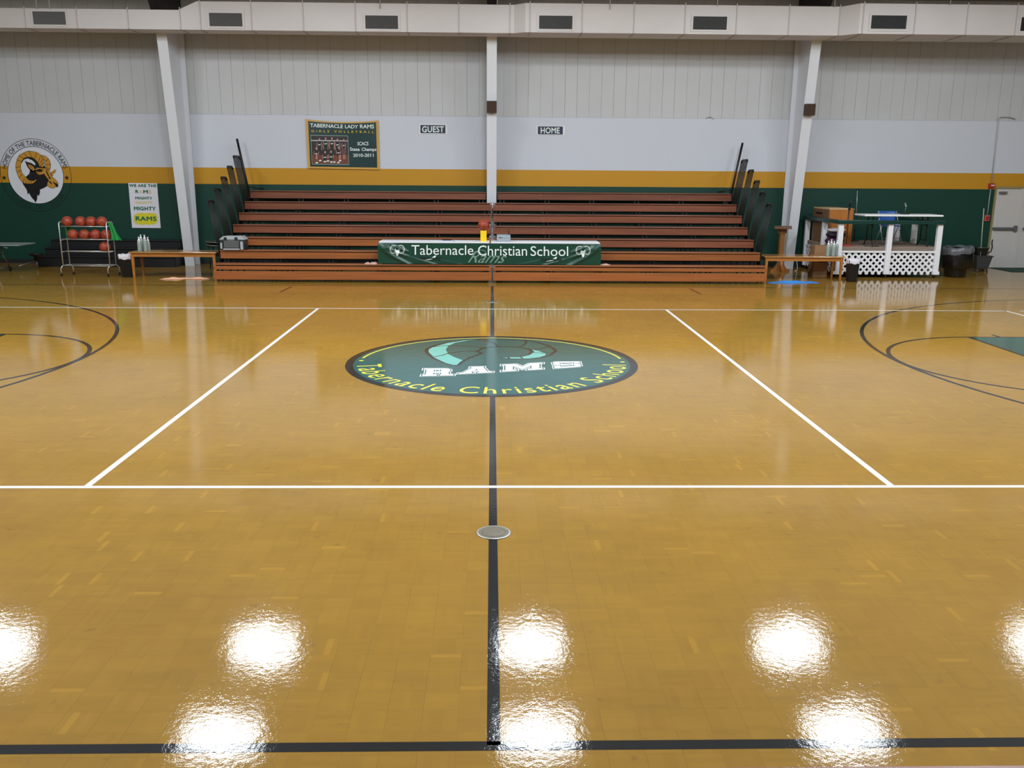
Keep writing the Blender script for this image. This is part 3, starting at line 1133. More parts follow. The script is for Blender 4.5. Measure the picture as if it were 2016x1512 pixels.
mb = B()
for word, x0, x1, y0, y1 in (('Tabernacle', 810, 932, 482.6, 501.6), ('Christian', 941, 1037.5, 483.2, 503.2), ('School', 1044.5, 1118.5, 484.6, 503.8)):
    text_map(mb, word, quadmap(banxy(x0, y0), banxy(x1, y0 + .3), banxy(x1, y1 + .3), banxy(x0, y1)), bold=.0)
mb.build('school_name', 'b_white', ban)
mb = B()
text_map(mb, 'Rams', quadmap(banxy(928, 494, .010), banxy(1001, 497, .010), banxy(993, 518, .010), banxy(921, 517, .010)), shear=.35, bold=-.004)
mb.stroke([banxy(*p, .010) for p in ((930, 499), (940, 494), (948, 492), (955, 494), (957, 498), (953, 500))], .012, (0, -1, 0))
mb.build('script_word', 'b_grey', ban)


def ram_mark(px, py):
    """small ram head: two curled horns over a pointed white face"""
    mw, mgs = B(), []
    for sg in (-1, 1):
        mg = B()
        mgs.append(mg)
        for r0, wd_, tgt in ((1.0, .011, mw), (.80, .007, mg), (.62, .009, mg)):
            pts = []
            for q in range(20):
                t = math.radians(128 - q * 340 / 19)
                r = (8.0 * r0) * (1 - .026 * q)
                pts.append(banxy(px + sg * (7.4 + r * math.cos(t)), py - 2 - r * 1.25 * math.sin(t), .024))
            tgt.stroke(pts, wd_, (0, -1, 0))
    face = [(-4.2, 0), (-1.5, -2), (1.5, -2), (4.2, 0), (3.2, 5), (1.2, 10), (-1.2, 10), (-3.2, 5)]
    mw.poly([banxy(px + a, py + b, .026) for a, b in face][::-1])
    ey = B()
    for sg in (-1, 1):
        ey.poly([banxy(px + sg * a, py + b, .0285) for a, b in ((1, 0), (3, -1), (2.8, .8))])
    ey.poly([banxy(px + a, py + b, .0285) for a, b in ((-1, 6.5), (1, 6.5), (0, 8))])
    e = mw.build('ram_emblem', 'b_white', ban)
    for mg in mgs:
        mg.build('horn_shading', 'b_grey', e)
    ey.build('face_marks', 'b_black', e)


ram_mark(782.5, 494)
ram_mark(1147.5, 496)
for cx_, cy_ in ((847, 508), (1085, 510.5)):
    mb = B()
    q = [(-16, -1), (-13, -3), (-11, 1), (-8, -2), (-6, 2), (-3, -2), (0, 2), (3, -1), (6, 2), (9, -2), (12, 1), (16, -1)]
    mb.stroke([banxy(cx_ + 1.3 * a, cy_ + b * .9, .022) for a, b in q], .012, (0, -1, 0))
    mb.stroke([banxy(cx_ + 1.3 * a, cy_ + b * .6 + 1.5, .022) for a, b in q], .008, (0, -1, 0))
    mb.build('small_black_script', 'b_black', ban)
    mb = B()
    mb.poly([banxy(cx_ + a, cy_ + b, .024) for a, b in ((3, -1), (9, -5), (12, -4.5), (9, 0), (7, -1))])
    mb.stroke([banxy(cx_ + a, cy_ + b, .024) for a, b in ((-10, 4), (-2, 2.5), (5, 1.5))], [.004, .016, .004], (0, -1, 0))
    mb.build('white_swoosh', 'b_white', ban)

# basketball prototype -----------------------------------------------------------
BR = 0.119


def make_ball():
    t = thing('basketball', (0, 0, 0), 'orange basketball', 'basketball')
    prof = [(max(1e-5, BR * math.sin(math.pi * q / 16)), BR - BR * math.cos(math.pi * q / 16)) for q in range(17)]
    prof[0], prof[-1] = (1e-5, 0), (1e-5, 2 * BR)
    B().lathe((0, 0, 0), prof, 28).build('ball_body', 'ball', t)
    sm = B()
    c = Vector((0, 0, BR))
    rr = BR * 1.001

    def circ(ax, off, n=36):
        ax = Vector(ax).normalized()
        u = ax.orthogonal().normalized()
        v_ = ax.cross(u)
        r2 = math.sqrt(rr * rr - off * off)
        return [c + ax * off + (u * math.cos(2 * math.pi * q / n) + v_ * math.sin(2 * math.pi * q / n)) * r2 for q in range(n)]
    sm.tube(circ((0, 0, 1), 0), .0028, 5, True)
    sm.tube(circ((1, 0, 0), 0), .0028, 5, True)
    for s_ in (-1, 1):
        sm.tube(circ((0, 1, 0), s_ * BR * .58), .0028, 5, True)
    sm.build('seams', 'seam', t)
    return t


ZST = W(952, 453.8, 8.6).z
ball0 = make_ball()
ball0.location = W(952, 452.5, 8.62)
ball0.location = Vector((ball0.location.x, 8.60, 1.062))
ball0.rotation_euler = (.35, 0, .2)
ball0['label'] = 'basketball resting on the yellow stand at the scorer table'
xb_ = ball0.location.x
tag(B().box(xb_ - .066, xb_ + .066, 8.53, 8.66, ZT, ZST).build('ball_stand', 'yellow', bevel=.004), 'bright yellow box stand under the ball on the scorer table', 'stand')

# console with antenna, papers
a = W(978, 476.5, 8.52)
b = W(1005, 466, 8.52)
t = thing('score_console', ((a.x + b.x) / 2, 8.62, ZT), 'grey scoreboard console with antenna on the scorer table', 'console')
cw0, cw1 = a.x, b.x
B().prism([(cw0, 8.5, ZT), (cw0, 8.74, ZT), (cw0, 8.74, ZT + .15), (cw0, 8.6, ZT + .135), (cw0, 8.5, ZT + .07)], (cw1 - cw0, 0, 0)).build('console_body', 'console', t, bevel=.006)
for q in range(3):
    B().box(cw0 + .04 + q * .032, cw0 + .06 + q * .032, 8.512, 8.53, ZT + .075, ZT + .098).build('button', 'black', t)
for q in range(6):
    B().box(cw0 + .15 + q * .02, cw0 + .157 + q * .02, 8.512, 8.53, ZT + .08, ZT + .088).build('button', 'black', t)
B().tube([(cw1 - .03, 8.7, ZT + .14), (cw1 - .03, 8.7, ZT + .27)], [.012, .006], 8).build('antenna', 'seam', t)
a = W(866, 474, 8.6)
pp = thing('clipboard', (a.x + .15, 8.62, ZT), 'papers on a clipboard lying on the white scorer table', 'clipboard')
B().box(a.x, a.x + .31, 8.5, 8.74, ZT, ZT + .012).build('board', 'casegrey', pp)
B().box(a.x + .02, a.x + .28, 8.52, 8.73, ZT + .012, ZT + .02).build('paper_sheets', 'paper', pp)
B().box(a.x + .05, a.x + .26, 8.55, 8.6, ZT + .02, ZT + .034).build('pen', 'sign', pp)


def towel(name, mt, corners, h, lab, cat, z0=0.0, seed=1, nu=40, nv=10):
    r_ = random.Random(seed)
    ph = [r_.uniform(0, 6) for _ in range(6)]
    qm = quadmap(*[Vector((c[0], c[1], 0)) for c in corners])

    def fn(u, v, top=True):
        q = qm(u, v)
        e = min(1, 8 * min(u, 1 - u), 5 * min(v, 1 - v))
        z = z0 + .004 + h * e * (.55 + .25 * math.sin(u * 9 + ph[0]) + .2 * math.sin(u * 21 + v * 5 + ph[1]) * .8) if top else z0 + .002
        wob = .02 * math.sin(u * 14 + ph[2]) * (abs(v - .5) * 2)
        return Vector((q.x + .015 * math.sin(v * 11 + ph[3]), q.y + wob, max(z, z0 + .002)))
    mb = B()
    mb.grid(lambda u, v: fn(u, v), nu, nv)
    mb.grid(lambda u, v: fn(1 - u, v, False), nu, nv)
    return tag(mb.build(name, mt), lab, cat)


towel('rolled_towel', 'peach', [(-7.22, 8.96), (-6.46, 8.98), (-6.25, 8.90), (-7.32, 8.72)], .035, 'long peach towel lying on the floor beside the bleachers', 'towel', seed=2)
towel('rolled_towel', 'blue', [(6.18, 8.80), (7.16, 8.80), (7.24, 8.60), (6.02, 8.56)], .045, 'bright blue towel lying on the floor before a wooden table', 'towel', seed=5)
a = W(718, 519, 8.42)
towel('folded_cloth', 'pink', [(a.x, 8.62), (a.x + .26, 8.62), (a.x + .26, 8.40), (a.x, 8.40)], .045, 'lumpy pinkish cloth at the banner end on the storage case side', 'cloth', z0=ZR, seed=8, nu=16)
a = W(1181, 521, 8.42)
towel('folded_cloth', 'pink', [(a.x, 8.62), (a.x + .24, 8.62), (a.x + .24, 8.42), (a.x, 8.42)], .03, 'flat pale cloth at the banner end on the lattice stage side', 'cloth', z0=ZR, seed=11, nu=16)

# storage case on the second row
zc = row_z(1)
t = thing('storage_case', (-5.72, 9.02, zc), 'grey and black plastic case with latches on the second bleacher row', 'case')
x0, x1, y0, y1 = -5.985, -5.44, 8.88, 9.20
B().box(x0, x1, y0, y1, zc, zc + .235).build('case_body', 'casedark', t, bevel=.02)
B().prism([(x0 - .01, y0 - .01, zc + .225), (x1 + .01, y0 - .01, zc + .225), (x1 - .07, y0 - .01, zc + .30), (x0 + .08, y0 - .01, zc + .30)], (0, y1 - y0 + .02, 0)).build('lid', 'casegrey', t, bevel=.012)
B().box(x0 + .10, x1 - .12, y0 - .012, y0, zc + .05, zc + .215).build('front_window', 'casewin', t, bevel=.008)
B().box(x0 + .08, x1 - .11, y0 - .018, y0, zc + .008, zc + .038).build('bottom_trim', 'casegrey', t, bevel=.006)
B().box(x1 - .09, x1 - .03, y0 - .016, y0, zc + .01, zc + .19).build('side_trim', 'casegrey', t, bevel=.01)
B().box(x0 + .02, x0 + .06, y0 - .014, y0, zc + .03, zc + .16).build('side_trim', 'casegrey', t, bevel=.01)
for xx in (x0 + .11, x1 - .20):
    B().box(xx, xx + .06, y0 - .03, y0 - .005, zc + .225, zc + .285).build('latch', 'casedark', t, bevel=.005)

# ------------------------------------------------------------------ wall signs
def wq(px, py, Y):
    return W(px, py, Y)


for word, (x0, y0, x1, y1), (tx0, ty0, tx1, ty1), lab in (
        ('GUEST', (827.5, 246, 877, 262.5), (831, 248.3, 874, 260.6), 'small navy GUEST sign on the white block wall'),
        ('HOME', (1059, 248.7, 1108, 264.8), (1064.5, 250.8, 1102, 262.8), 'small navy HOME sign on the white block wall')):
    Y = WY - .02
    a, b = W(x0, y0, Y), W(x1, y1, Y)
    t = thing('wall_sign', ((a.x + b.x) / 2, Y, b.z), lab, 'sign', 'wall signs')
    B().box(a.x - .028, b.x + .045, Y + .006, WY - .002, b.z - .02, a.z + .015).build('white_backing', 'white', t)
    B().box(a.x, b.x, Y, Y + .006, b.z, a.z).build('sign_panel', 'sign', t)
    mb = B()
    text_map(mb, word, quadmap(W(tx0, ty0, Y - .003), W(tx1, ty0 + .1, Y - .003), W(tx1, ty1 + .1, Y - .003), W(tx0, ty1, Y - .003)), bold=.022, space=1.05)
    mb.build('lettering', 'b_white', t)

# volleyball championship banner
Y = WY - .03
tb = thing('championship_banner', (-3.75, Y, 2.4), 'dark green volleyball championship banner with team photo on the white wall', 'banner')
c4 = [W(602, 234.5, Y), W(745, 237, Y), W(747.5, 334, Y), W(607, 331.5, Y)]
bm4 = quadmap(*c4)


def sagmap(u, v, off=0.0):
    q = bm4(u, v)
    sag = .055 * (4 * u * (1 - u)) * max(0, v) ** 6
    wv = .012 * math.sin(u * 5.2 + 1) * math.sin(v * 3 + .4)
    return Vector((q.x, Y - off - .012 - wv * .6, q.z - sag))


B().grid(lambda u, v: sagmap(u, v), 40, 28).build('gold_border', 'gold', tb)
B().grid(lambda u, v: sagmap(.032 + .936 * u, .04 + .925 * v, .003), 40, 28).build('green_field', 'dkgreen', tb)


def zb4(p, off=.012):
    """zoomed-banner coordinates (2016 x 1482 over the 590-760 x 220-345 region)"""
    q = W(590 + p[0] / 11.859, 220 + p[1] / 11.859, Y - off)
    return q


mb = B()
for word, q in (('TABERNACLE', [(240, 268), (1010, 300), (1010, 388), (245, 360)]), ('LADY', [(1055, 303), (1365, 308), (1360, 392), (1060, 386)]),
                ('RAMS', [(1405, 297), (1735, 297), (1735, 393), (1410, 388)])):
    text_map(mb, word, quadmap(*[zb4(p, .03) for p in q]), bold=.02)
for word, q in (('SCACS', [(1345, 700), (1605, 700), (1605, 785), (1348, 785)]), ('State', [(1170, 830), (1400, 838), (1400, 918), (1172, 912)]),
                ('Champs', [(1445, 838), (1790, 838), (1790, 942), (1447, 938)]), ('2010-2011', [(1245, 978), (1725, 975), (1725, 1055), (1247, 1055)])):
    text_map(mb, word, quadmap(*[zb4(p, .03) for p in q]), bold=.02)
mb.build('white_lettering', 'b_white', tb)
mb = B()
xs_ = {'GIRLS': (270, 690), 'VOLLEYBALL': (805, 1735)}
for word, (wx0, wx1) in xs_.items():
    text_map(mb, word, quadmap(zb4((wx0, 420 + wx0 * .018), .03), zb4((wx1, 420 + wx1 * .015), .03), zb4((wx1, 478 + wx1 * .013), .03), zb4((wx0, 472 + wx0 * .02), .03)),
             space=1.75, bold=.012)
mb.build('yellow_lettering', 'goldyel', tb)
ph = B().poly([zb4(p, .022) for p in ((250, 540), (1128, 555), (1158, 1245), (285, 1235))][::-1]).build('team_photo', 'b_grey', tb)
B().poly([zb4(p, .024) for p in ((265, 560), (1115, 572), (1142, 1225), (298, 1215))][::-1]).build('photo_backdrop', 'photo_bg', ph)
B().poly([zb4(p, .026) for p in ((288, 1010), (1133, 1010), (1142, 1225), (298, 1215))][::-1]).build('photo_floor', 'photo_floor', ph)
sk, hr, un, wh = B(), B(), B(), B()


def person(x, yh, yw, yf, hw, kneel=False, skirt=False):
    def e(mb, cx, cy, rx, ry, o):
        mb.poly([zb4((cx + rx * math.cos(-q * .5236), cy + ry * math.sin(-q * .5236)), o) for q in range(12)])
    e(hr, x, yh - 6, 27, 40, .028)
    e(sk, x, yh + 4, 20, 30, .030)
    un.poly([zb4(p, .029) for p in ((x - hw, yh + 62), (x + hw, yh + 62), (x + hw * .8, yw), (x + hw * .95, yf), (x - hw * .95, yf), (x - hw * .8, yw))][::-1])
    for s_ in (-1, 1):
        sk.poly([zb4(p, .031) for p in ((x + s_ * (hw - 4), yh + 64), (x + s_ * (hw + 10), yh + 76), (x + s_ * (hw + 20), yh + .6 * (yw - yh)), (x + s_ * (hw + 8), yw + 6), (x + s_ * (hw - 4), yw), (x + s_ * (hw + 6), yh + .6 * (yw - yh)))][::-s_])
    wh.poly([zb4(p, .032) for p in ((x - hw * .6, yh + 115), (x + hw * .6, yh + 112), (x + hw * .6, yh + 132), (x - hw * .6, yh + 136))][::-1])


for x_, yh in ((460, 645), (608, 625), (752, 622), (882, 650)):
    person(x_, yh, yh + 250, 960, 46)
for x_, yh in ((388, 855), (908, 835)):
    person(x_, yh, yh + 150, yh + 195, 42)
for x_, yh in ((593, 940), (733, 930)):
    person(x_, yh, yh + 150, yh + 200, 46)
person(1028, 665, 860, 870, 30)
skirt_ = B().poly([zb4(p, .030) for p in ((985, 865), (1085, 865), (1090, 1005), (990, 1005))][::-1])
skirt_.build('coach_skirt', 'photo_skirt', ph)
for x_ in (1020, 1055, 385, 405, 925, 950):
    sk.poly([zb4(p, .030) for p in ((x_ - 10, 1005), (x_ + 10, 1005), (x_ + 8, 1110), (x_ - 8, 1110))][::-1])
for x_, y_ in ((400, 1190), (480, 1140), (590, 1165), (660, 1150), (740, 1175), (810, 1175), (905, 1185), (945, 1140)):
    wh.poly([zb4(p, .033) for p in ((x_ - 28, y_ - 14), (x_ + 26, y_ - 18), (x_ + 26, y_ + 14), (x_ - 28, y_ + 16))][::-1])
wh.poly([zb4(p, .0262) for p in ((268, 662), (1118, 676), (1118, 690), (268, 678))][::-1])
un.build('players_uniforms', 'photo_bg' if False else 'b_black', ph)
hr.build('players_hair', 'photo_hair', ph)
sk.build('players_skin', 'skin', ph)
wh.build('white_details', 'b_white', ph)

# poster
Y = WY - .012
pc = [W(252.5, 360, Y), W(309, 361, Y), W(316.5, 449, Y), W(260, 448.5, Y)]
po = B().prism([pc[3], pc[2], pc[1], pc[0]], (0, .004, 0)).build('paper_poster', 'paper', loc=(pc[3].x, Y, pc[3].z))
tag(po, 'white handmade poster with green and yellow cheer lettering on green wall', 'poster')


def pz(p, off=.003):
    return W(240 + p[0] / 10.08, 350 + p[1] / 10.08, Y - off)


mb = B()
for word, q in (('WE ARE THE', [(142, 122), (682, 130), (686, 188), (145, 184)]), ('MIGHTY', [(262, 372), (600, 378), (604, 434), (266, 430)]),
                ('MIGHTY', [(236, 568), (672, 576), (672, 652), (238, 646)]), ('R', [(262, 238), (330, 240), (334, 308), (268, 304)]),
                ('M', [(420, 240), (516, 242), (520, 314), (424, 310)]), ('RAMS', [(268, 762), (684, 768), (690, 860), (272, 854)])):
    text_map(mb, word, quadmap(*[pz(p, .006) for p in q]), bold=.045, space=1.1)
mb.build('green_lettering', 'p_green', po)
mb = B()
text_map(mb, 'MIGHTY', quadmap(*[pz(p, .005) for p in [(272, 460), (606, 468), (606, 522), (276, 518)]]), bold=.03, space=1.05)
for word, q in (('A', [(340, 240), (400, 240), (404, 312), (344, 310)]), ('S', [(528, 244), (582, 244), (586, 318), (532, 316)])):
    text_map(mb, word, quadmap(*[pz(p, .005) for p in q]), bold=.045)
mb.build('pale_lettering', 'p_pale', po)
star = []
for q in range(56):
    t = 2 * math.pi * q / 56
    r = 1.0 if q % 2 else .84
    ex = abs(math.cos(t)) ** .5 * math.copysign(1, math.cos(t))
    ey = abs(math.sin(t)) ** .6 * math.copysign(1, math.sin(t))
    star.append((470 + 258 * r * ex, 815 + 128 * r * ey))
B().poly([pz(p, .003) for p in star]).build('yellow_burst', 'p_yellow', po)

# ------------------------------------------------------------------ painted ram mural
Y = WY - .002
MC = Vector((-11.47, Y, 2.195))
mur = B().poly([(MC.x + .69 * math.cos(-2 * math.pi * q / 72), Y, MC.z + .70 * math.sin(-2 * math.pi * q / 72)) for q in range(72)][::-1]).build('wall_mural', 'm_white', loc=(MC.x, Y, 1.3))
tag(mur, 'round painted ram head mural on the wall above the ball rack', 'mural')
mb = B()
for r, wd_ in ((.69, .014), (.875, .011)):
    mb.stroke([(MC.x + r * math.cos(2 * math.pi * q / 72), Y - .001, MC.z + (r + .008) * math.sin(2 * math.pi * q / 72)) for q in range(72)], wd_, (0, -1, 0), True)
A0m, A1m = math.radians(168), math.radians(13)


def marc(u, v):
    t = A0m + (A1m - A0m) * u
    r = .725 + .115 * v
    return Vector((MC.x + r * math.cos(t), Y - .0015, MC.z + r * math.sin(t)))


text_map(mb, 'HOME OF THE TABERNACLE RAMS', marc, bold=.008)
for cx_ in (8.2, 131.6):
    c = W(cx_, 350, Y)
    mb.poly([(c.x + (.066 if q % 2 == 0 else .027) * math.sin(math.pi * q / 5), Y - .0015, c.z + (.066 if q % 2 == 0 else .027) * math.cos(math.pi * q / 5)) for q in range(10)])
mb.build('black_lettering', 'm_black', mur)
for word, d0, d1 in (('CLASS', 217, 254), ('OF', 265, 277), ('2008', 291, 323)):
    B0, B1 = math.radians(d0), math.radians(d1)
    mb = B()
    text_map(mb, word, lambda u, v: Vector((MC.x + (.835 - .10 * v) * math.cos(B0 + (B1 - B0) * u), Y - .0015, MC.z + (.835 - .10 * v) * math.sin(B0 + (B1 - B0) * u))), bold=.0)
    mb.build('dark_word', 'm_dark', mur)


def mz(p, off):
    return W(p[0] / 9.453, 260 + p[1] / 9.45, Y - off)


mane = B()
mane.poly([mz(p, .002) for p in [(400, 910), (440, 990), (500, 1080), (515, 1170), (535, 1130), (590, 1220), (640, 1275), (660, 1318), (690, 1255), (695, 1165), (720, 1195),
                                 (745, 1130), (745, 1070), (800, 1050), (870, 1010), (900, 960), (900, 880), (850, 820), (840, 740), (740, 700), (640, 690), (560, 640), (555, 715), (545, 775),
                                 (480, 835), (540, 900), (620, 905), (660, 900), (620, 955), (540, 965), (450, 950)]])
mane.poly([mz(p, .002) for p in [(385, 600), (430, 500), (500, 455), (600, 460), (680, 520), (760, 600), (840, 640), (840, 700), (700, 680), (645, 600), (590, 530), (520, 490), (450, 510)]])
mane.poly([mz(p, .002) for p in [(460, 530), (500, 555), (580, 575), (680, 640), (690, 740), (600, 740), (540, 690), (505, 640)]])
mane.build('black_mane', 'm_black', mur)
B().poly([mz(p, .0035) for p in [(462, 512), (520, 496), (590, 520), (640, 562), (662, 598), (635, 606), (590, 575), (530, 548), (480, 540)]]).build('white_patch', 'm_white', mur)
gold = B()
nh = [(770, 430), (690, 378), (600, 357), (520, 350), (440, 385), (360, 430), (325, 485), (300, 570), (290, 650), (302, 720), (325, 790), (355, 860), (400, 920), (450, 955), (530, 962),
      (600, 962), (650, 935), (688, 872), (655, 890), (620, 905), (570, 908), (520, 880), (480, 840), (440, 800), (405, 750), (387, 680), (385, 610), (397, 560), (430, 505),
      (470, 475), (530, 462), (600, 472), (650, 510), (700, 560), (735, 640), (800, 655), (828, 600), (815, 520), (790, 460)]
gold.poly([mz(p, .004) for p in nh])
fh = [(760, 432), (830, 440), (890, 480), (930, 540), (943, 600), (938, 670), (918, 722), (870, 700), (836, 670), (845, 600), (835, 540), (800, 480)]
gold.poly([mz(p, .003) for p in fh])
ear = [(515, 585), (560, 602), (620, 640), (650, 690), (630, 728), (570, 690), (535, 650)]
gold.poly([mz(p, .004) for p in ear])
face = [(645, 690), (700, 662), (830, 672), (880, 692), (920, 742), (960, 822), (1020, 872), (1075, 932), (1083, 980), (1060, 1005), (1030, 1020), (1010, 1043), (950, 1043), (890, 1010),
        (876, 985), (885, 930), (910, 890), (870, 850), (820, 775), (770, 792), (720, 800), (680, 760)]
gold.poly([mz(p, .004) for p in face])
gold.poly([mz(p, .003) for p in [(935, 742), (985, 727), (1010, 692), (1045, 702), (1040, 745), (1000, 772), (980, 822), (955, 812)]])
gold.build('gold_head', 'm_gold', mur)
ln = B()
for q in ((nh, 1), (fh, 1), (ear, 1), (face, 1)):
    ln.stroke([mz(p, .005) for p in q[0]], .008, (0, -1, 0), True)
for s_ in ([(310, 515), (395, 550)], [(355, 440), (440, 490)], [(440, 388), (510, 465)], [(540, 355), (590, 465)], [(680, 390), (645, 505)], [(755, 455), (705, 560)], [(800, 500), (725, 600)],
           [(815, 560), (745, 640)], [(290, 660), (380, 640)], [(318, 745), (390, 710)], [(360, 850), (410, 780)], [(430, 940), (450, 860)], [(480, 960), (485, 890)], [(540, 962), (525, 905)],
           [(595, 962), (575, 910)], [(640, 940), (625, 905)], [(900, 500), (850, 545)], [(940, 600), (850, 610)], [(925, 690), (840, 650)], [(940, 750), (975, 820)], [(990, 735), (1010, 765)],
           [(530, 590), (610, 690)], [(640, 690), (760, 810)], [(880, 700), (860, 760)], [(700, 690), (810, 690)]):
    ln.stroke([mz(p, .0055) for p in s_], .011, (0, -1, 0))
ln.poly([mz(p, .0055) for p in [(660, 705), (740, 690), (805, 712), (770, 745), (720, 742), (680, 728)]])
ln.poly([mz(p, .0055) for p in [(985, 910), (1030, 950), (1060, 955), (1087, 990), (1075, 1027), (1040, 1022), (1030, 985), (1000, 955)]])
ln.poly([mz(p, .0055) for p in [(895, 905), (930, 915), (960, 940), (970, 985), (945, 960), (915, 930)]])
ln.poly([mz(p, .0055) for p in [(850, 700), (880, 740), (925, 835), (955, 858), (930, 880), (910, 850), (870, 770)]])
ln.build('black_outline', 'm_black', mur)

# ------------------------------------------------------------------ ball rack
t = thing('ball_rack', (-9.1, 9.45, 0), 'chrome rolling ball rack holding nine basketballs by the green wall', 'rack')
RX0, RX1, RY0, RY1 = -9.62, -8.555, 9.29, 9.58
ROTR = Matrix.Rotation(-.05, 4, 'Z')


def rk(x_, y_, z_):
    c = Vector((-9.09, 9.44, 0))
    return c + ROTR @ (Vector((x_, y_, z_)) - c)


for x_, nm_ in ((RX0, 'l'), (RX1, 'r')):
    B().tube([rk(x_, RY0, .235), rk(x_, RY0, 1.16), rk(x_, RY0 + .03, 1.195), rk(x_, RY1 - .03, 1.195), rk(x_, RY1, 1.16), rk(x_, RY1, .235)], .0125, 8).build('end_frame', 'chrome', t)
    B().tube([rk(x_ - .05, RY0 - .02, .065), rk(x_ - .05, RY0 - .02, .17), rk(x_ - .02, RY0, .225), rk(x_, RY0 + .05, .235), rk(x_, RY1 - .05, .235), rk(x_ + .03, RY1, .225), rk(x_ + .05, RY1 + .03, .17),
              rk(x_ + .05, RY1 + .03, .065)], .012, 8).build('leg', 'chrome', t)
    for c in (rk(x_ - .05, RY0 - .02, .033), rk(x_ + .05, RY1 + .03, .033)):
        B().lathe(c + Vector((-.012, 0, 0)), [(.032, 0), (.032, .024)], 16, Matrix.Rotation(math.pi / 2, 3, 'Y')).build('caster', 'blackplastic', t)
    for z_ in (.54, .80):
        B().tube([rk(x_, RY0, z_), rk(x_, RY1, z_)], .008, 6).build('cross_bar', 'chrome', t)
for z_ in (1.10, .815, .545, .235):
    for y_ in ((RY0 + .065, RY1 - .065) if z_ > .3 else (RY0, RY1)):
        B().tube([rk(RX0, y_, z_), rk(RX1, y_, z_)], .009, 8).build('shelf_rail', 'chrome', t)
ymid = (RY0 + RY1) / 2
i = 0
for names, zz_, pxs in (('top', 1.10, (132.2, 158.9, 180.1, 201.6)), ('middle', .815, (141, 164, 186, 208)), ('bottom', .545, (202.7,))):
    for q, px in enumerate(pxs):
        xw = W(px, 440, ymid).x
        yy = rk(xw, ymid, 0).y
        gapz = math.sqrt((BR + .009) ** 2 - .08 ** 2)
        lab = {'bottom': ('orange basketball alone on the low shelf of the ball rack',),
               'top': ('top shelf basketball standing apart from the other three', 'top shelf basketball just across the gap from the lone ball',
                       'top shelf basketball squeezed between two neighbouring balls', 'top shelf basketball at the rack end by the green vest'),
               'middle': ('middle shelf basketball beside the hanging inner green vest', 'middle shelf basketball second from the inner green vest',
                          'middle shelf basketball second from the outer green vest', 'middle shelf basketball half behind the chrome end post')}[names][q]
        d = dup(ball0, (xw, yy, zz_ + gapz - BR), lab, (rnd.uniform(-.8, .8), rnd.uniform(-.8, .8), rnd.uniform(0, 6)))
        # the ball turns about its middle
        off = Vector((0, 0, BR)) - d.rotation_euler.to_matrix() @ Vector((0, 0, BR))
        d.location = d.location + off
        d['group'] = 'basketballs on the rack'
off = Vector((0, 0, BR)) - ball0.rotation_euler.to_matrix() @ Vector((0, 0, BR))
ball0.location = Vector((xb_, 8.595, ZST)) + off


def pinnie(mb, pts, width, th=.0):
    """hanging cloth strip following pts with given half widths"""
    def fn(u, v):
        k_ = min(int(v * (len(pts) - 1)), len(pts) - 2)
        f_ = v * (len(pts) - 1) - k_
        p = Vector(pts[k_]) * (1 - f_) + Vector(pts[k_ + 1]) * f_
        hw = width[k_] * (1 - f_) + width[k_ + 1] * f_
        return p + Vector(((u - .5) * 2 * hw, .02 * math.sin(u * 14 + v * 4), 0))
    mb.grid(fn, 14, 14)


xr = RX1
mb = B()
pinnie(mb, [rk(xr + .03, 9.36, 1.20), rk(xr + .08, 9.36, 1.10), rk(xr + .12, 9.36, .95), rk(xr + .16, 9.36, .84), rk(xr + .17, 9.36, .80)], [.03, .05, .07, .11, .12])
tag(mb.build('mesh_vest', 'greencloth', solid=.006), 'long green mesh vest draped outside the end of the ball rack', 'vest')
mb = B()
pinnie(mb, [rk(RX0 + .05, 9.55, 1.09), rk(RX0 + .06, 9.55, .98), rk(RX0 + .06, 9.55, .88), rk(RX0 + .07, 9.55, .83)], [.035, .05, .055, .055])
tag(mb.build('mesh_vest', 'greencloth', solid=.006), 'green mesh vest hanging inside the rack behind the basketballs', 'vest')

# ------------------------------------------------------------------ wooden tables
def oak_table(x0, x1, y0, y1, zt, lab):
    t = thing('wooden_table', ((x0 + x1) / 2, (y0 + y1) / 2, 0), lab, 'table', 'low wooden tables')
    B().box(x0, x1, y0, y1, zt - .024, zt).build('table_top', 'oak_top', t, bevel=.004)
    ap = B()
    i_ = .045
    ap.box(x0 + i_, x1 - i_, y0 + i_ - .01, y0 + i_ + .012, zt - .105, zt - .024)
    ap.box(x0 + i_, x1 - i_, y1 - i_ - .012, y1 - i_ + .01, zt - .105, zt - .024)
    ap.box(x0 + i_, x0 + i_ + .02, y0 + i_, y1 - i_, zt - .105, zt - .024)
    ap.box(x1 - i_ - .02, x1 - i_, y0 + i_, y1 - i_, zt - .105, zt - .024)
    ap.build('apron', 'oak', t)
    for lx in (x0 + .065, x1 - .065):
        for ly in (y0 + .06, y1 - .06):
            B().frustum(lx, ly, 0, zt - .024, .019, .019, .031, .031).build('leg', 'oak', t)
    return t


oak_table(-8.02, -6.10, 8.98, 9.62, .575, 'low wooden table with water bottles beside the black risers')
oak_table(6.085, 7.92, 9.02, 9.66, .545, 'low wooden table with water bottles before the lattice stage')


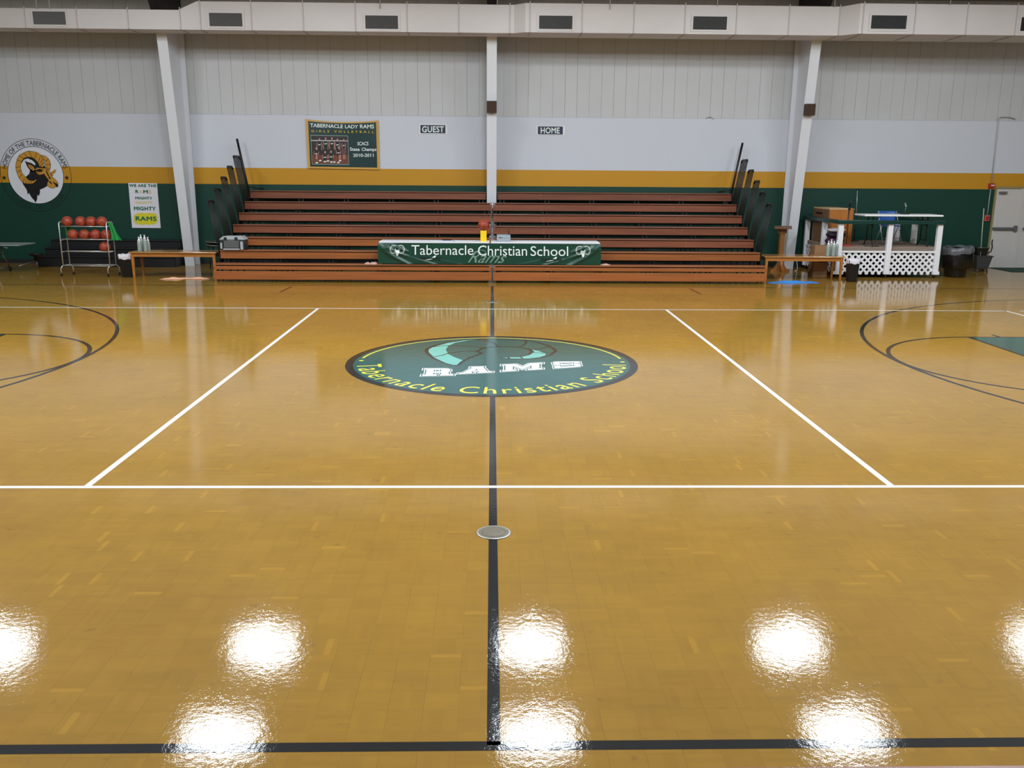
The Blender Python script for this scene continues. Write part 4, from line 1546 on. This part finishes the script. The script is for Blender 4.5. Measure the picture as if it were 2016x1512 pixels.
def bottle(x_, y_, z_, lab, h=.27, r=.042, body='bottle', first=None, grp=None):
    t = thing('water_bottle', (x_, y_, z_), lab, 'bottle', grp)
    B().lathe((x_, y_, z_), [(r * .94, 0), (r, .01), (r, h * .66), (r * .9, h * .74), (r * .55, h * .82), (r * .5, h * .84)], 20).build('bottle_body', body, t)
    B().lathe((x_, y_, z_ + h * .84), [(r * .62, 0), (r * .62, .03), (r * .35, .035), (r * .28, .07), (r * .45, .075), (r * .45, .088)], 16).build('cap', 'whiteplastic', t)
    B().tube([(x_ + .028 * math.cos(q * .7), y_ - r * .4 + 0 * q, z_ + h * .80 + .028 * math.sin(q * .7)) for q in range(9)], .005, 6, True).build('carry_ring', 'whiteplastic', t)
    return t


zL = .575
for px, py_, Yb, h, lab in ((275, 492, 9.16, .27, 'short front pale bottle below the cheer poster, at the table edge'), (279, 489, 9.38, .31, 'tall pale bottle behind the short front one below the poster'),
                            (286.5, 491.5, 9.22, .32, 'tall pale bottle between two short ones below the cheer poster'), (292.5, 491, 9.32, .255, 'shortest pale bottle below the cheer poster, nearest the white column')):
    bottle(W(px, py_, Yb).x, Yb, zL, lab, h, grp='bottles on the left table')
zR = .545
for px, Yb, h, lab in ((1629.5, 9.2, .30, 'pale water bottle before the cardboard box, farthest from the white stage post'), (1635, 9.34, .33, 'tallest pale water bottle in the group before the lattice stage'),
                       (1640.5, 9.18, .30, 'pale water bottle second from the white stage post in its group'), (1646, 9.3, .31, 'pale water bottle nearest the white stage post in its group')):
    bottle(W(px, 500, Yb).x, Yb, zR, lab, h, grp='bottles on the right table')


def small_bin(x_, y_, h, r0, r1, lab):
    t = thing('waste_bin', (x_, y_, 0), lab, 'bin', 'small black bins')
    B().frustum(x_, y_, 0, h - .03, r0, r0 * .85, r1, r1 * .85).build('bin_body', 'blackplastic', t, bevel=.012)
    mb = B()
    n = 32
    rings = []
    for k_, (zz_, g) in enumerate(((h - .10, 1.06), (h - .05, 1.09), (h - .005, 1.05), (h - .01, .94), (h - .12, .86))):
        ring = []
        for q in range(n):
            t_ = 2 * math.pi * q / n
            ex = abs(math.cos(t_)) ** .4 * math.copysign(1, math.cos(t_))
            ey = abs(math.sin(t_)) ** .4 * math.copysign(1, math.sin(t_))
            ring.append(Vector((x_ + r1 * g * ex, y_ + r1 * .85 * g * ey, zz_ + .014 * math.sin(q * 2.3 + k_) + (.01 * math.sin(q * .7) if k_ < 2 else 0))))
        rings.append(ring)
    fs = [(a_ * n + q, a_ * n + (q + 1) % n, (a_ + 1) * n + (q + 1) % n, (a_ + 1) * n + q) for a_ in range(4) for q in range(n)]
    mb.add([p for r_ in rings for p in r_], fs, True)
    mb.build('bin_liner', 'liner', t)
    return t


small_bin(-8.16, 9.22, .51, .105, .15, 'small black waste bin between the ball rack and a wooden table')
small_bin(8.055, 8.93, .515, .095, .125, 'small black waste bin with white liner before the lattice stage')

# ------------------------------------------------------------------ risers along the wall, cafeteria table
t = thing('standing_riser', (-9.5, 11.7, 0), 'black three step standing riser along the green wall', 'riser')
for k_, (y0, z1, xl, xr) in enumerate(((11.33, .26, -11.23, -7.84), (11.62, .445, -11.16, -7.86), (11.90, .625, -11.12, -7.88))):
    B().box(xl, xr, y0, 12.2, z1 - .03, z1).build('step_deck', 'riser', t, bevel=.004)
    B().box(xl + .03, xr - .02, y0 + .03, y0 + .05, 0 if k_ == 0 else z1 - .19, z1 - .03).build('riser_board', 'riser', t)
    for q in range(4):
        xx = xl + .1 + (xr - xl - .2) * q / 3
        B().box(xx - .02, xx + .02, y0 + .06, y0 + .1, 0, z1 - .03).build('leg', 'riser', t)
    B().box(xl, xl + .02, y0 + .05, 12.2, .0, z1 - .03).build('end_panel', 'riser', t)
    B().box(xr - .02, xr, y0 + .05, 12.2, .0, z1 - .03).build('end_panel', 'riser', t)

t = thing('folding_cafeteria_table', (-12.0, 10.1, 0), 'grey topped rolling cafeteria table with black stools below the ram mural', 'table')
ZC = .66
cxr = F(76, 476.5, ZC).x
ycf, ycb = 9.70, 10.45
B().box(-14.4, cxr, ycf, ycb, ZC - .028, ZC).build('table_top', 'tabletop', t, bevel=.006)
for x_ in (-11.36, -13.2):
    mb = B()
    for yy, yt in ((9.78, 10.0), (10.34, 10.15)):
        mb.tube([(x_, yy, .09), (x_ - .03, yt, .40), (x_ - .05, yt, ZC - .028)], .016, 8)
        mb.tube([(x_ - .25, yy, .09), (x_ - .22, yt, .40), (x_ - .18, yt, ZC - .028)], .016, 8)
    mb.tube([(x_, 9.78, .10), (x_, 10.34, .10)], .015, 8)
    mb.tube([(x_ - .1, 9.95, .40), (x_ - .1, 10.2, .40)], .014, 8)
    mb.build('leg_frame', 'steel', t)
    for yy in (9.78, 10.34):
        B().lathe((x_ - .014, yy, .045), [(.045, 0), (.045, .028)], 18, Matrix.Rotation(math.pi / 2, 3, 'Y')).build('caster', 'blackplastic', t)
for x_, yy, sg in ((-11.02, 10.92, 1), (-12.3, 10.92, 1), (-13.6, 10.92, 1), (-12.3, 9.25, -1)):
    mb = B()
    mb.tube([(x_ - .12, 10.3 if sg > 0 else 9.85, .12), (x_, yy - .02 * sg, .19)], .017, 8)
    mb.tube([(x_, yy, .19), (x_, yy, .0)], .014, 8)
    arm = mb.build('stool_arm', 'steel', t)
    B().lathe((x_, yy, .19), [(.05, 0), (.06, .10), (.15, .14), (.165, .165), (.15, .175)], 24).build('stool_seat', 'blackplastic', t)
t_hook = B().tube([(cxr - .36, ycf + .02, ZC - .03), (cxr - .33, ycf + .01, ZC - .06), (cxr - .26, ycf + .01, ZC - .075)], .01, 6).build('edge_latch', 'steel', t)

# dark seats behind the left table
t = thing('stacked_chair', (-6.72, 11.2, 0), 'dark stacked chair with grey seat rims behind the bleacher guard rails', 'chair')
for k_, z_ in enumerate((.58, .66)):
    B().box(-6.95, -6.50, 11.0, 11.42, z_ - .05, z_ - .012).build('seat', 'blackplastic', t, bevel=.012)
    B().tube([(-6.96, 11.0, z_), (-6.9, 10.98, z_ - .008), (-6.55, 10.98, z_ - .03), (-6.49, 11.02, z_ - .03), (-6.49, 11.4, z_ - .02), (-6.96, 11.4, z_)], .012, 6, True).build('seat_rim', 'steel', t)
for lx in (-6.9, -6.54):
    for ly in (11.05, 11.36):
        B().tube([(lx, ly, 0), (lx, ly, .54)], .012, 8).build('leg', 'black', t)

# ------------------------------------------------------------------ wooden lectern by the right column
lx, ly = 7.13, 11.12
t = thing('lectern', (lx, ly, 0), 'wooden pedestal lectern standing before a white column', 'lectern')
a, b = W(1512, 449.5, ly - .22), W(1557, 446.5, ly + .15)
zt0 = a.z
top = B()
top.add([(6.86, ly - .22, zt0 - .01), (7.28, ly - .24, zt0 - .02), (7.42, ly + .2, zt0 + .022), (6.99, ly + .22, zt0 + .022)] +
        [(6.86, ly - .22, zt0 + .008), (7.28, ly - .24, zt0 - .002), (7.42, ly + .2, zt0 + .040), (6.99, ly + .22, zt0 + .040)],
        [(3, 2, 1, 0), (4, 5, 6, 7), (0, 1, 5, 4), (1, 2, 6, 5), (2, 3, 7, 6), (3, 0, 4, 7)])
top.build('slanted_top', 'plyside_shade', t)  # darker brown than the pedestal: the top's shade is put into its colour
B().box(lx - .065, lx + .055, ly - .06, ly + .06, .30, zt0 + .02).build('pedestal', 'lectern', t, bevel=.004)
for sg in (-1, 1):
    B().prism([(lx + sg * .058 - .005, ly - .02, zt0 + .01), (lx + sg * .115 - .005, ly - .02, zt0 + .01), (lx + sg * .105 - .005, ly - .02, zt0 - .12), (lx + sg * .058 - .005, ly - .02, zt0 - .15)], (0, .04, 0)).build('corbel', 'lectern', t)
    B().prism([(lx + sg * .06, ly - .03, .40), (lx + sg * .09, ly - .03, .18), (lx + sg * .16, ly - .03, .07), (lx + sg * .24, ly - .03, .04), (lx + sg * .24, ly - .03, 0), (lx + sg * .06, ly - .03, 0)], (0, .06, 0)).build('foot', 'lectern', t)
B().prism([(lx - .03, ly - .06, .40), (lx - .03, ly - .12, .16), (lx - .03, ly - .26, .05), (lx - .03, ly - .26, 0), (lx - .03, ly - .06, 0)], (.06, 0, 0)).build('foot', 'lectern', t)
B().box(lx - .065, lx + .055, ly - .06, ly + .06, .0, .30).build('pedestal_base', 'lectern', t)
mb = B().tube([(7.70, 11.6, .25), (7.67, 11.4, .08), (7.60, 11.2, .02), (7.52, 11.12, .012)], .008, 6)
tag(mb.build('power_cord', 'whiteplastic'), 'thin white cord with plug on the floor behind the lectern', 'cord')

# ------------------------------------------------------------------ stage platform
SX0, SX1, SY0, SY1, SZ = 8.03, 10.38, 9.72, 11.95, .72
st = thing('stage_platform', ((SX0 + SX1) / 2, (SY0 + SY1) / 2, 0), 'low carpeted stage with white lattice skirt and dark green rail', 'stage')
B().box(SX0, SX1, SY0 + .03, SY1, SZ - .095, SZ).build('carpet_deck', 'carpet', st, bevel=.02)
ZRAIL = 1.325


def post(x_, y_, z0=.085, z1=ZRAIL - .085, w_=.058):
    return B().box(x_ - w_, x_ + w_, y_ - .045, y_ + .045, z0, z1).build('post', 'white', st, bevel=.004)


XP = [SX0 - .01, 9.175, SX1 - .05]
for x_ in XP:
    post(x_, SY0)
for y_ in (10.72, SY1 - .05):
    post(SX0 - .01, y_)
for y_ in (10.95, SY1 - .05):
    post(SX1 - .05, y_, SZ - .1)
B().box(SX0 - .10, SX1 + .03, SY0 - .09, SY0 + .09, ZRAIL - .085, ZRAIL).build('hand_rail', 'railgreen', st, bevel=.006)
B().box(SX0 - .10, SX0 + .08, SY0 + .09, SY1 + .05, ZRAIL - .085, ZRAIL).build('hand_rail', 'railgreen', st, bevel=.006)
B().box(SX1 - .14, SX1 + .03, SY0 + .09, SY1 + .05, ZRAIL - .085, ZRAIL).build('hand_rail', 'railgreen', st, bevel=.006)


def lattice(p0, p1, z0, z1, nrm):
    """diamond lattice of crossing slats between two posts"""
    p0, p1, nrm = Vector(p0), Vector(p1), Vector(nrm)
    L_ = (p1 - p0).length
    d = (p1 - p0) / L_
    H = z1 - z0
    step = .147
    mb = B()
    for sg, off in ((1, 0.0), (-1, .007)):
        n0 = -int(H / step) - 2
        for q in range(n0, int(L_ / step) + 2):
            s0 = q * step + .03
            # clip the slat's centre line (s = s0 + sg * h or mirrored) to the panel
            if sg > 0:
                h0, h1 = max(0, -s0), min(H, L_ - s0)
                A_, B_ = (s0 + h0, h0), (s0 + h1, h1)
            else:
                h0, h1 = max(0, -s0), min(H, L_ - s0)
                A_, B_ = (s0 + h0, H - h0), (s0 + h1, H - h1)
            if h1 - h0 < .02:
                continue
            P = p0 + d * A_[0] + Vector((0, 0, z0 + A_[1])) + nrm * off
            Q = p0 + d * B_[0] + Vector((0, 0, z0 + B_[1])) + nrm * off
            mb.bar(P, Q, .046, .006, nrm)
    return mb


ZL0, ZL1 = .085, .585
for xa, xb2 in ((XP[0] + .058, XP[1] - .058), (XP[1] + .058, XP[2] - .058)):
    lattice((xa, SY0 + .02, 0), (xb2, SY0 + .02, 0), ZL0, ZL1, (0, -1, 0)).build('lattice_panel', 'white', st)
    B().box(xa, xb2, SY0 - .012, SY0 + .028, .582, .628).build('trim_board', 'white', st)
for ya_, yb_ in ((SY0 + .045, 10.675), (10.765, SY1 - .095)):
    lattice((SX0 - .02, yb_, 0), (SX0 - .02, ya_, 0), ZL0, ZL1, (-1, 0, 0)).build('lattice_panel', 'white', st)
    B().box(SX0 - .04, SX0 + .0, ya_, yb_, .582, .628).build('trim_board', 'white', st)
B().box(SX1 - .06, SX1 - .04, SY0 + .05, SY1, .085, .62).build('side_board', 'white', st)
B().box(SX0 + .05, SX1 - .1, SY1 - .04, SY1 - .02, .085, .62).build('back_board', 'black', st)
B().box(SX0 + .06, SX1 - .08, SY0 + .10, SY1 - .06, .10, .14).build('under_frame', 'black', st)
for x_ in XP:
    for y_ in (SY0 + .02, SY1 - .1):
        B().lathe((x_ - .016, y_, .04), [(.04, 0), (.04, .032)], 16, Matrix.Rotation(math.pi / 2, 3, 'Y')).build('caster', 'darksteel', st)
B().box(SX1 - .12, SX1 + .03, SY0 - .06, SY0 - .045, .085, .16).build('post_foot', 'white', st)
B().box(SX0 - .12, SX0 + .03, SY0 - .06, SY0 - .045, .085, .16).build('post_foot', 'white', st)

# cabinet on the stage
cx0, cx1, cy0, cy1, cz1 = 8.10, 8.70, 10.74, 11.80, 1.555
t = thing('wooden_cabinet', ((cx0 + cx1) / 2, 11.2, SZ), 'tall wooden equipment cabinet standing on the carpeted stage', 'cabinet')
B().box(cx0 + .02, cx1 - .0, cy0, cy0 + .02, SZ, cz1 - .03).build('front_panel', 'ply', t)
B().box(cx0, cx0 + .02, cy0, cy1, SZ, cz1 - .03).build('side_panel', 'plyside_shade', t)
B().box(cx1 - .02, cx1, cy0 + .02, cy1, SZ, cz1 - .03).build('side_panel', 'ply', t)
B().box(cx0 + .02, cx1 - .02, cy1 - .02, cy1, SZ, cz1 - .03).build('back_panel', 'plyside_shade', t)
B().box(cx0, cx1 - .06, cy0 - .01, cy1, cz1 - .03, cz1).build('cabinet_top', mat('pale_cabinet_top', (206, 172, 128), .4), t, bevel=.003)
B().box(cx1 - .06, cx1 + .01, cy0 - .012, cy1, cz1 - .028, cz1 + .0).build('corner_block', 'ply', t)
B().box(cx0 - .004, cx0, cy0 + .42, cy0 + .85, cz1 - .16, cz1 - .11).build('hand_slot', 'black', t)

# folding table with chair and microphones
tx0, tx1, ty0, ty1, tz = 8.53, 10.36, 9.66, 10.27, SZ + .735
t = thing('folding_table', ((tx0 + tx1) / 2, (ty0 + ty1) / 2, SZ), 'white plastic folding table with black legs on the stage', 'table')
B().box(tx0, tx1, ty0, ty1, tz - .042, tz).build('table_top', 'whiteplastic', t, bevel=.014)
for x_ in (8.80, 10.08):
    mb = B()
    ya_, yb_ = ty0 + .17, ty1 - .17
    mb.tube([(x_, ya_, tz - .045), (x_, ya_, SZ + .14)], .014, 8)
    mb.tube([(x_, yb_, tz - .045), (x_, yb_, SZ + .14)], .014, 8)
    mb.tube([(x_, ya_, SZ + .50), (x_, yb_, SZ + .50)], .011, 8)
    mb.tube([(x_, ty0 + .06, SZ + .012), (x_, ty0 + .09, SZ + .09), (x_, ya_, SZ + .15), (x_, yb_, SZ + .15), (x_, ty1 - .09, SZ + .09), (x_, ty1 - .06, SZ + .012)], .014, 8)
    mb.build('leg', 'black', t)
    s_ = 1 if x_ < 9 else -1
    B().tube([(x_, (ya_ + yb_) / 2, SZ + .50), (x_ + .22 * s_, (ya_ + yb_) / 2, tz - .05)], .009, 6).build('brace', 'black', t)

x_, y_ = 9.66, 10.86
t = thing('folding_chair', (x_, y_, SZ), 'blue plastic folding chair behind the white table on the stage', 'chair')
B().grid(lambda u, v: Vector((x_ - .225 + .45 * u, y_ + .20 + .025 * math.sin(math.pi * u), SZ + .50 + .27 * v)), 10, 4).build('backrest', 'bluechair', t, solid=.016)
B().box(x_ - .2, x_ + .2, y_ - .2, y_ + .18, SZ + .415, SZ + .44).build('seat', 'bluechair', t, bevel=.01)
for sg in (-1, 1):
    B().tube([(x_ + sg * .23, y_ - .24, SZ + .01), (x_ + sg * .225, y_ + .0, SZ + .42), (x_ + sg * .225, y_ + .21, SZ + .77)], .011, 8).build('leg', 'chrome', t)
    B().tube([(x_ + sg * .205, y_ + .26, SZ + .01), (x_ + sg * .205, y_ - .05, SZ + .42)], .011, 8).build('leg', 'chrome', t)
B().tube([(x_ - .23, y_ - .17, SZ + .13), (x_ + .23, y_ - .17, SZ + .13)], .008, 6).build('stretcher', 'chrome', t)

# rear white post-like panel beside the chair
x_ = 9.60
t = thing('desk_microphone', (x_, 9.98, tz), 'small gooseneck microphone standing on the white folding table', 'microphone')
B().box(x_ - .085, x_ + .085, 9.92, 10.06, tz, tz + .022).build('base', 'blackplastic', t, bevel=.006)
B().tube([(x_, 9.99, tz + .02), (x_ + .004, 9.99, tz + .10), (x_ + .002, 9.985, tz + .17)], .006, 6).build('gooseneck', 'steel', t)
B().tube([(x_ + .012, 9.985, tz + .17), (x_ - .012, 9.97, tz + .215)], [.014, .02], 10).build('mic_body', 'chrome', t)
B().lathe((x_ - .03, 9.955, tz + .215), [(1e-4, 0), (.02, .008), (.026, .025), (.02, .044), (1e-4, .052)], 14).build('mic_head', 'steel', t)

x_, y_ = F(1665.5, 485, SZ).x, 9.98
x_ = W(1665.5, 485, y_).x
t = thing('microphone_stand', (x_, y_, SZ), 'black microphone stand with round red base at the stage front', 'microphone stand')
B().lathe((x_, y_, SZ), [(.15, 0), (.15, .014), (.05, .03), (.02, .035)], 32).build('base', 'redbase', t)
B().tube([(x_, y_, SZ + .03), (x_, y_, 1.62)], .0095, 8).build('pole', 'black', t)
B().tube([(x_ - .035, y_, 1.0), (x_ - .012, y_, 1.58)], .006, 6).build('cable', 'black', t)
B().lathe((x_, y_, 1.55), [(.02, 0), (.032, .01), (.03, .05), (.018, .06)], 12).build('clutch', 'black', t)
B().tube([(x_, y_, 1.62), (x_ + .008, y_ - .01, 1.70), (x_ + .02, y_ - .02, 1.77)], [.02, .018, .028], 10).build('mic_holder', 'black', t)
B().tube([(x_ + .005, y_ - .02, 1.765), (x_ + .06, y_ - .03, 1.78)], [.022, .018], 10).build('clip', 'black', t)

x_, y_ = 9.10, 11.55
t = thing('boom_microphone_stand', (x_, y_, SZ), 'thin chrome microphone stand behind the wooden cabinet', 'microphone stand')
B().lathe((x_, y_, SZ), [(.13, 0), (.13, .015), (.02, .03)], 24).build('base', 'black', t)
B().tube([(x_, y_, SZ + .02), (x_ + .005, y_, 1.35)], .011, 8).build('pole', 'black', t)
B().tube([(x_ + .005, y_, 1.35), (x_ - .03, y_, 1.97)], .008, 8).build('upper_tube', 'chrome', t)
B().tube([(x_ - .06, y_ - .01, 1.98), (x_ + .0, y_ - .01, 2.0)], .014, 8).build('mic_head', 'black', t)

tag(B().tube([(8.72, 9.86, SZ + .006), (8.64, 9.80, SZ + .006), (8.78, 9.77, SZ + .006), (8.95, 9.755, SZ + .006), (9.0, 9.82, SZ + .006), (8.93, 9.9, SZ + .006)], .005, 6).build('microphone_cable', 'black'),
    'thin black cable looping on the stage carpet edge', 'cable')


def blob(mb, c, rx, ry, rz, seed, n=20, m=10):
    r_ = random.Random(seed)
    ph = [r_.uniform(0, 6.28) for _ in range(4)]
    vs, fs = [], []
    for j in range(m + 1):
        f_ = math.pi * j / m
        for i_ in range(n):
            a_ = 2 * math.pi * i_ / n
            k_ = 1 + .07 * math.sin(3 * a_ + ph[0]) + .05 * math.sin(5 * a_ + 3 * f_ + ph[1])
            ex = abs(math.cos(a_)) ** .7 * math.copysign(1, math.cos(a_))
            ey = abs(math.sin(a_)) ** .7 * math.copysign(1, math.sin(a_))
            vs.append((c[0] + rx * k_ * math.sin(f_) ** .6 * ex, c[1] + ry * k_ * math.sin(f_) ** .6 * ey, c[2] + rz * (1 - math.cos(f_))))
    for j in range(m):
        for i_ in range(n):
            fs.append((j * n + i_, j * n + (i_ + 1) % n, (j + 1) * n + (i_ + 1) % n, (j + 1) * n + i_))
    mb.add(vs, fs, True)
    return mb


tag(blob(B(), (8.14, 10.34, SZ), .21, .15, .085, 3).build('duffel_bag', 'bagpurple'), 'dark purple bag lying on the stage before the cabinet', 'bag')
t = blob(B(), (8.15, 10.34, SZ + .165), .22, .16, .07, 9).build('backpack', 'bagdark')
tag(t, 'dark patterned bag stacked on the purple bag on the stage', 'bag')
sp_ = B()
for q in range(5):
    sp_.poly([(8.0 + q * .07 + .02 * math.cos(-u * 1.047), 10.172 - .004 * (q % 2), SZ + .23 + .022 * (q % 2) + .015 * math.sin(-u * 1.047)) for u in range(6)][::-1])
tag(blob(B(), (8.16, 10.32, SZ + .30), .2, .15, .045, 14).build('white_towel', 'bagwhite'), 'white towel bundle on top of the bags on the stage', 'towel')

# carton in front of the stage side
t = thing('cardboard_box', (7.63, 9.9, 0), 'tall brown cardboard box against the side of the lattice stage', 'box')
B().box(7.46, 7.80, 9.72, 10.05, 0, .735).build('carton', 'cardboard', t, bevel=.006)
B().box(7.56, 7.78, 9.716, 9.72, .36, .44).build('dark_print', 'cardprint', t)
for sg, x_ in ((-1, 7.46), (1, 7.80)):
    pass
B().add([(7.46, 9.72, .736), (7.80, 9.72, .736), (7.80, 9.88, .742), (7.46, 9.88, .742)], [(0, 1, 2, 3)]).build('top_flap', 'cardboard', t, solid=.004)

# ------------------------------------------------------------------ big trash can, mop bucket
x_, y_ = 10.99, 10.05
t = thing('trash_can', (x_, y_, 0), 'large round black trash can with bag liner beside the mop bucket', 'trash can')
B().lathe((x_, y_, 0), [(.22, 0), (.235, .02), (.30, .66), (.315, .665), (.315, .69), (.285, .69), (.21, .04)], 40).build('can_body', 'blackplastic', t)


def skirt(prof, seed, amp, tiltz=0.0):
    r_ = random.Random(seed)
    n = 56
    ph = [r_.uniform(0, 6.28) for _ in range(5)]
    vs = []
    for k_, (rr, zz_) in enumerate(prof):
        for q in range(n):
            a_ = 2 * math.pi * q / n
            w_ = amp * (k_ / len(prof)) * (math.sin(5 * a_ + ph[0]) + .7 * math.sin(9 * a_ + ph[1] + k_) + .4 * math.sin(17 * a_ + ph[2]))
            vs.append((x_ + (rr + w_) * math.cos(a_), y_ + (rr + w_) * math.sin(a_), zz_ + tiltz * math.cos(a_) * (k_ / len(prof)) + .012 * math.sin(7 * a_ + ph[3])))
    fs = [(k_ * n + q, k_ * n + (q + 1) % n, (k_ + 1) * n + (q + 1) % n, (k_ + 1) * n + q) for k_ in range(len(prof) - 1) for q in range(n)]
    return B().add(vs, fs, True)


skirt([(.27, .55), (.29, .70), (.318, .715), (.345, .68), (.355, .62), (.352, .56)], 4, .012, .05).build('bag_rim', 'greyliner', t)
skirt([(.335, .60), (.345, .50), (.345, .40), (.33, .32), (.30, .24), (.275, .2)], 6, .022).build('bag_skirt', 'blackliner', t)

x_, y_ = 12.26, 11.28
t = thing('mop_bucket', (x_, y_, 0), 'grey rolling mop bucket with black wringer beside the door', 'bucket')
B().frustum(x_, y_, .075, .40, .145, .12, .205, .17).build('bucket_body', 'bucket', t, bevel=.02)
B().box(x_ - .22, x_ + .22, y_ - .185, y_ + .185, .385, .405).build('rim', 'bucket', t, bevel=.006)
B().frustum(x_ - .04, y_ + .02, .40, .60, .12, .10, .15, .12).build('wringer', 'black', t, bevel=.01)
B().tube([(x_ - .18, y_ - .12, .60), (x_ + .14, y_ - .12, .60)], .008, 6).build('wringer_bar', 'steel', t)
B().tube([(x_ + .12, y_ - .05, .46), (x_ + .19, y_ - .05, .50), (x_ + .215, y_ - .05, .60), (x_ + .19, y_ - .05, .72), (x_ + .195, y_ - .05, .80)], .016, 8).build('wringer_handle', 'black', t)
for sx in (-1, 1):
    for sy in (-1, 1):
        B().lathe((x_ + sx * .13 - .012, y_ + sy * .10, .036), [(.036, 0), (.036, .024)], 14, Matrix.Rotation(math.pi / 2, 3, 'Y')).build('caster', 'steel', t)
t = thing('mop', (12.20, 11.22, .4), 'mop with long pale handle standing in the mop bucket', 'mop')
B().tube([(12.185, 11.2, .36), (12.12, 11.2, 1.566)], .012, 8).build('mop_handle', 'handle', t)
B().tube([(12.185, 11.2, .37), (12.186, 11.2, .27)], [.03, .05], 10).build('mop_head', 'bagwhite', t)

# ------------------------------------------------------------------ doors and alarm
D0, D1 = 12.97, 13.60
for k_, (x0, x1) in enumerate(((D0, D1), (13.70, 14.5))):
    d = struct(B().box(x0, x1, WY - .035, WY - .004, .012, 2.02).build('door_%d' % (k_ + 1), 'door', loc=(x0, WY - .03, 0)))
    d['label'] = ('off white metal exit door with grey push bar', 'second off white door leaf at the photo edge')[k_]
    bxx0, bxx1 = (x0 + .0, x1 - .06) if k_ == 0 else (x0 + .06, x1 - .06)
    h_ = B().box(bxx0, bxx1, WY - .10, WY - .06, .985, 1.055)
    h_.box(bxx1 - .02, bxx1 + .05, WY - .11, WY - .035, .95, 1.10)
    h_.box(bxx0, bxx0 + .05, WY - .07, WY - .035, .99, 1.05)
    h_.build('push_bar', 'bar', d, bevel=.006)
    B().box(x0 + .05, x0 + .24, WY - .10, WY - .035, 1.90, 1.96).build('door_closer', 'bar', d, bevel=.006)
struct(B().box(D1, 13.70, WY - .05, WY - .003, 0, 2.03).build('trim_4', 'door', loc=(0, 0, 0)))
fr = B()
fr.box(D0 - .05, 14.6, WY - .05, WY - .003, 2.03, 2.09)
fr.box(D0 - .05, D0 - .004, WY - .04, WY - .003, 0, 2.03)
struct(fr.build('trim_5', 'doorframe', loc=(0, 0, 0)))
a = F(1945, 527.3)
tag(B().box(13.04, 14.6, 11.18, 12.19, 0, .012).build('floor_mat', 'mat_green'), 'dark green floor mat before the white exit door', 'mat')
Y = WY - .06
t = thing('fire_alarm_strobe', (12.80, WY, 2.03), 'red fire alarm strobe on the wall above the pull station', 'alarm')
B().box(12.735, 12.875, Y, WY - .002, 2.035, 2.165).build('strobe_body', 'red', t, bevel=.008)
B().box(12.775, 12.86, Y - .012, Y, 2.10, 2.125).build('lens', 'whiteplastic', t)
t = thing('fire_pull_station', (12.80, WY, 1.2), 'pinkish red fire alarm pull station beside the white exit door', 'alarm')
B().box(12.735, 12.86, Y + .01, WY - .002, 1.205, 1.36).build('backplate', 'pinkred', t, bevel=.006)
B().box(12.765, 12.83, Y - .006, Y + .01, 1.24, 1.33).build('pull_handle', 'red', t, bevel=.004)
t = thing('wall_conduit', (12.78, WY - .02, 1.36), 'grey conduit pipe running up the wall from the red alarms', 'pipe')
B().tube([(12.80, WY - .022, 1.36), (12.80, WY - .022, 2.035)], .011, 8).build('lower_pipe', 'conduit', t)
B().tube([(12.80, WY - .022, 2.165), (12.78, WY - .022, 3.2), (12.77, WY - .022, 3.76), (12.80, WY - .022, 3.80), (13.05, WY - .022, 3.80), (13.2, WY - .022, 3.75)], .013, 8).build('upper_pipe', 'conduit', t)
a, b, c = W(1390, 234, WY - .01), W(1397.5, 230, WY - .01), W(1405, 235, WY - .01)
tag(B().tube([a, a * .5 + b * .5 + Vector((0, 0, .015)), b, b * .5 + c * .5 + Vector((0, 0, .015)), c], .010, 6).build('pipe_loop', 'conduit'), 'small grey pipe loop at the top of the white block wall', 'pipe')
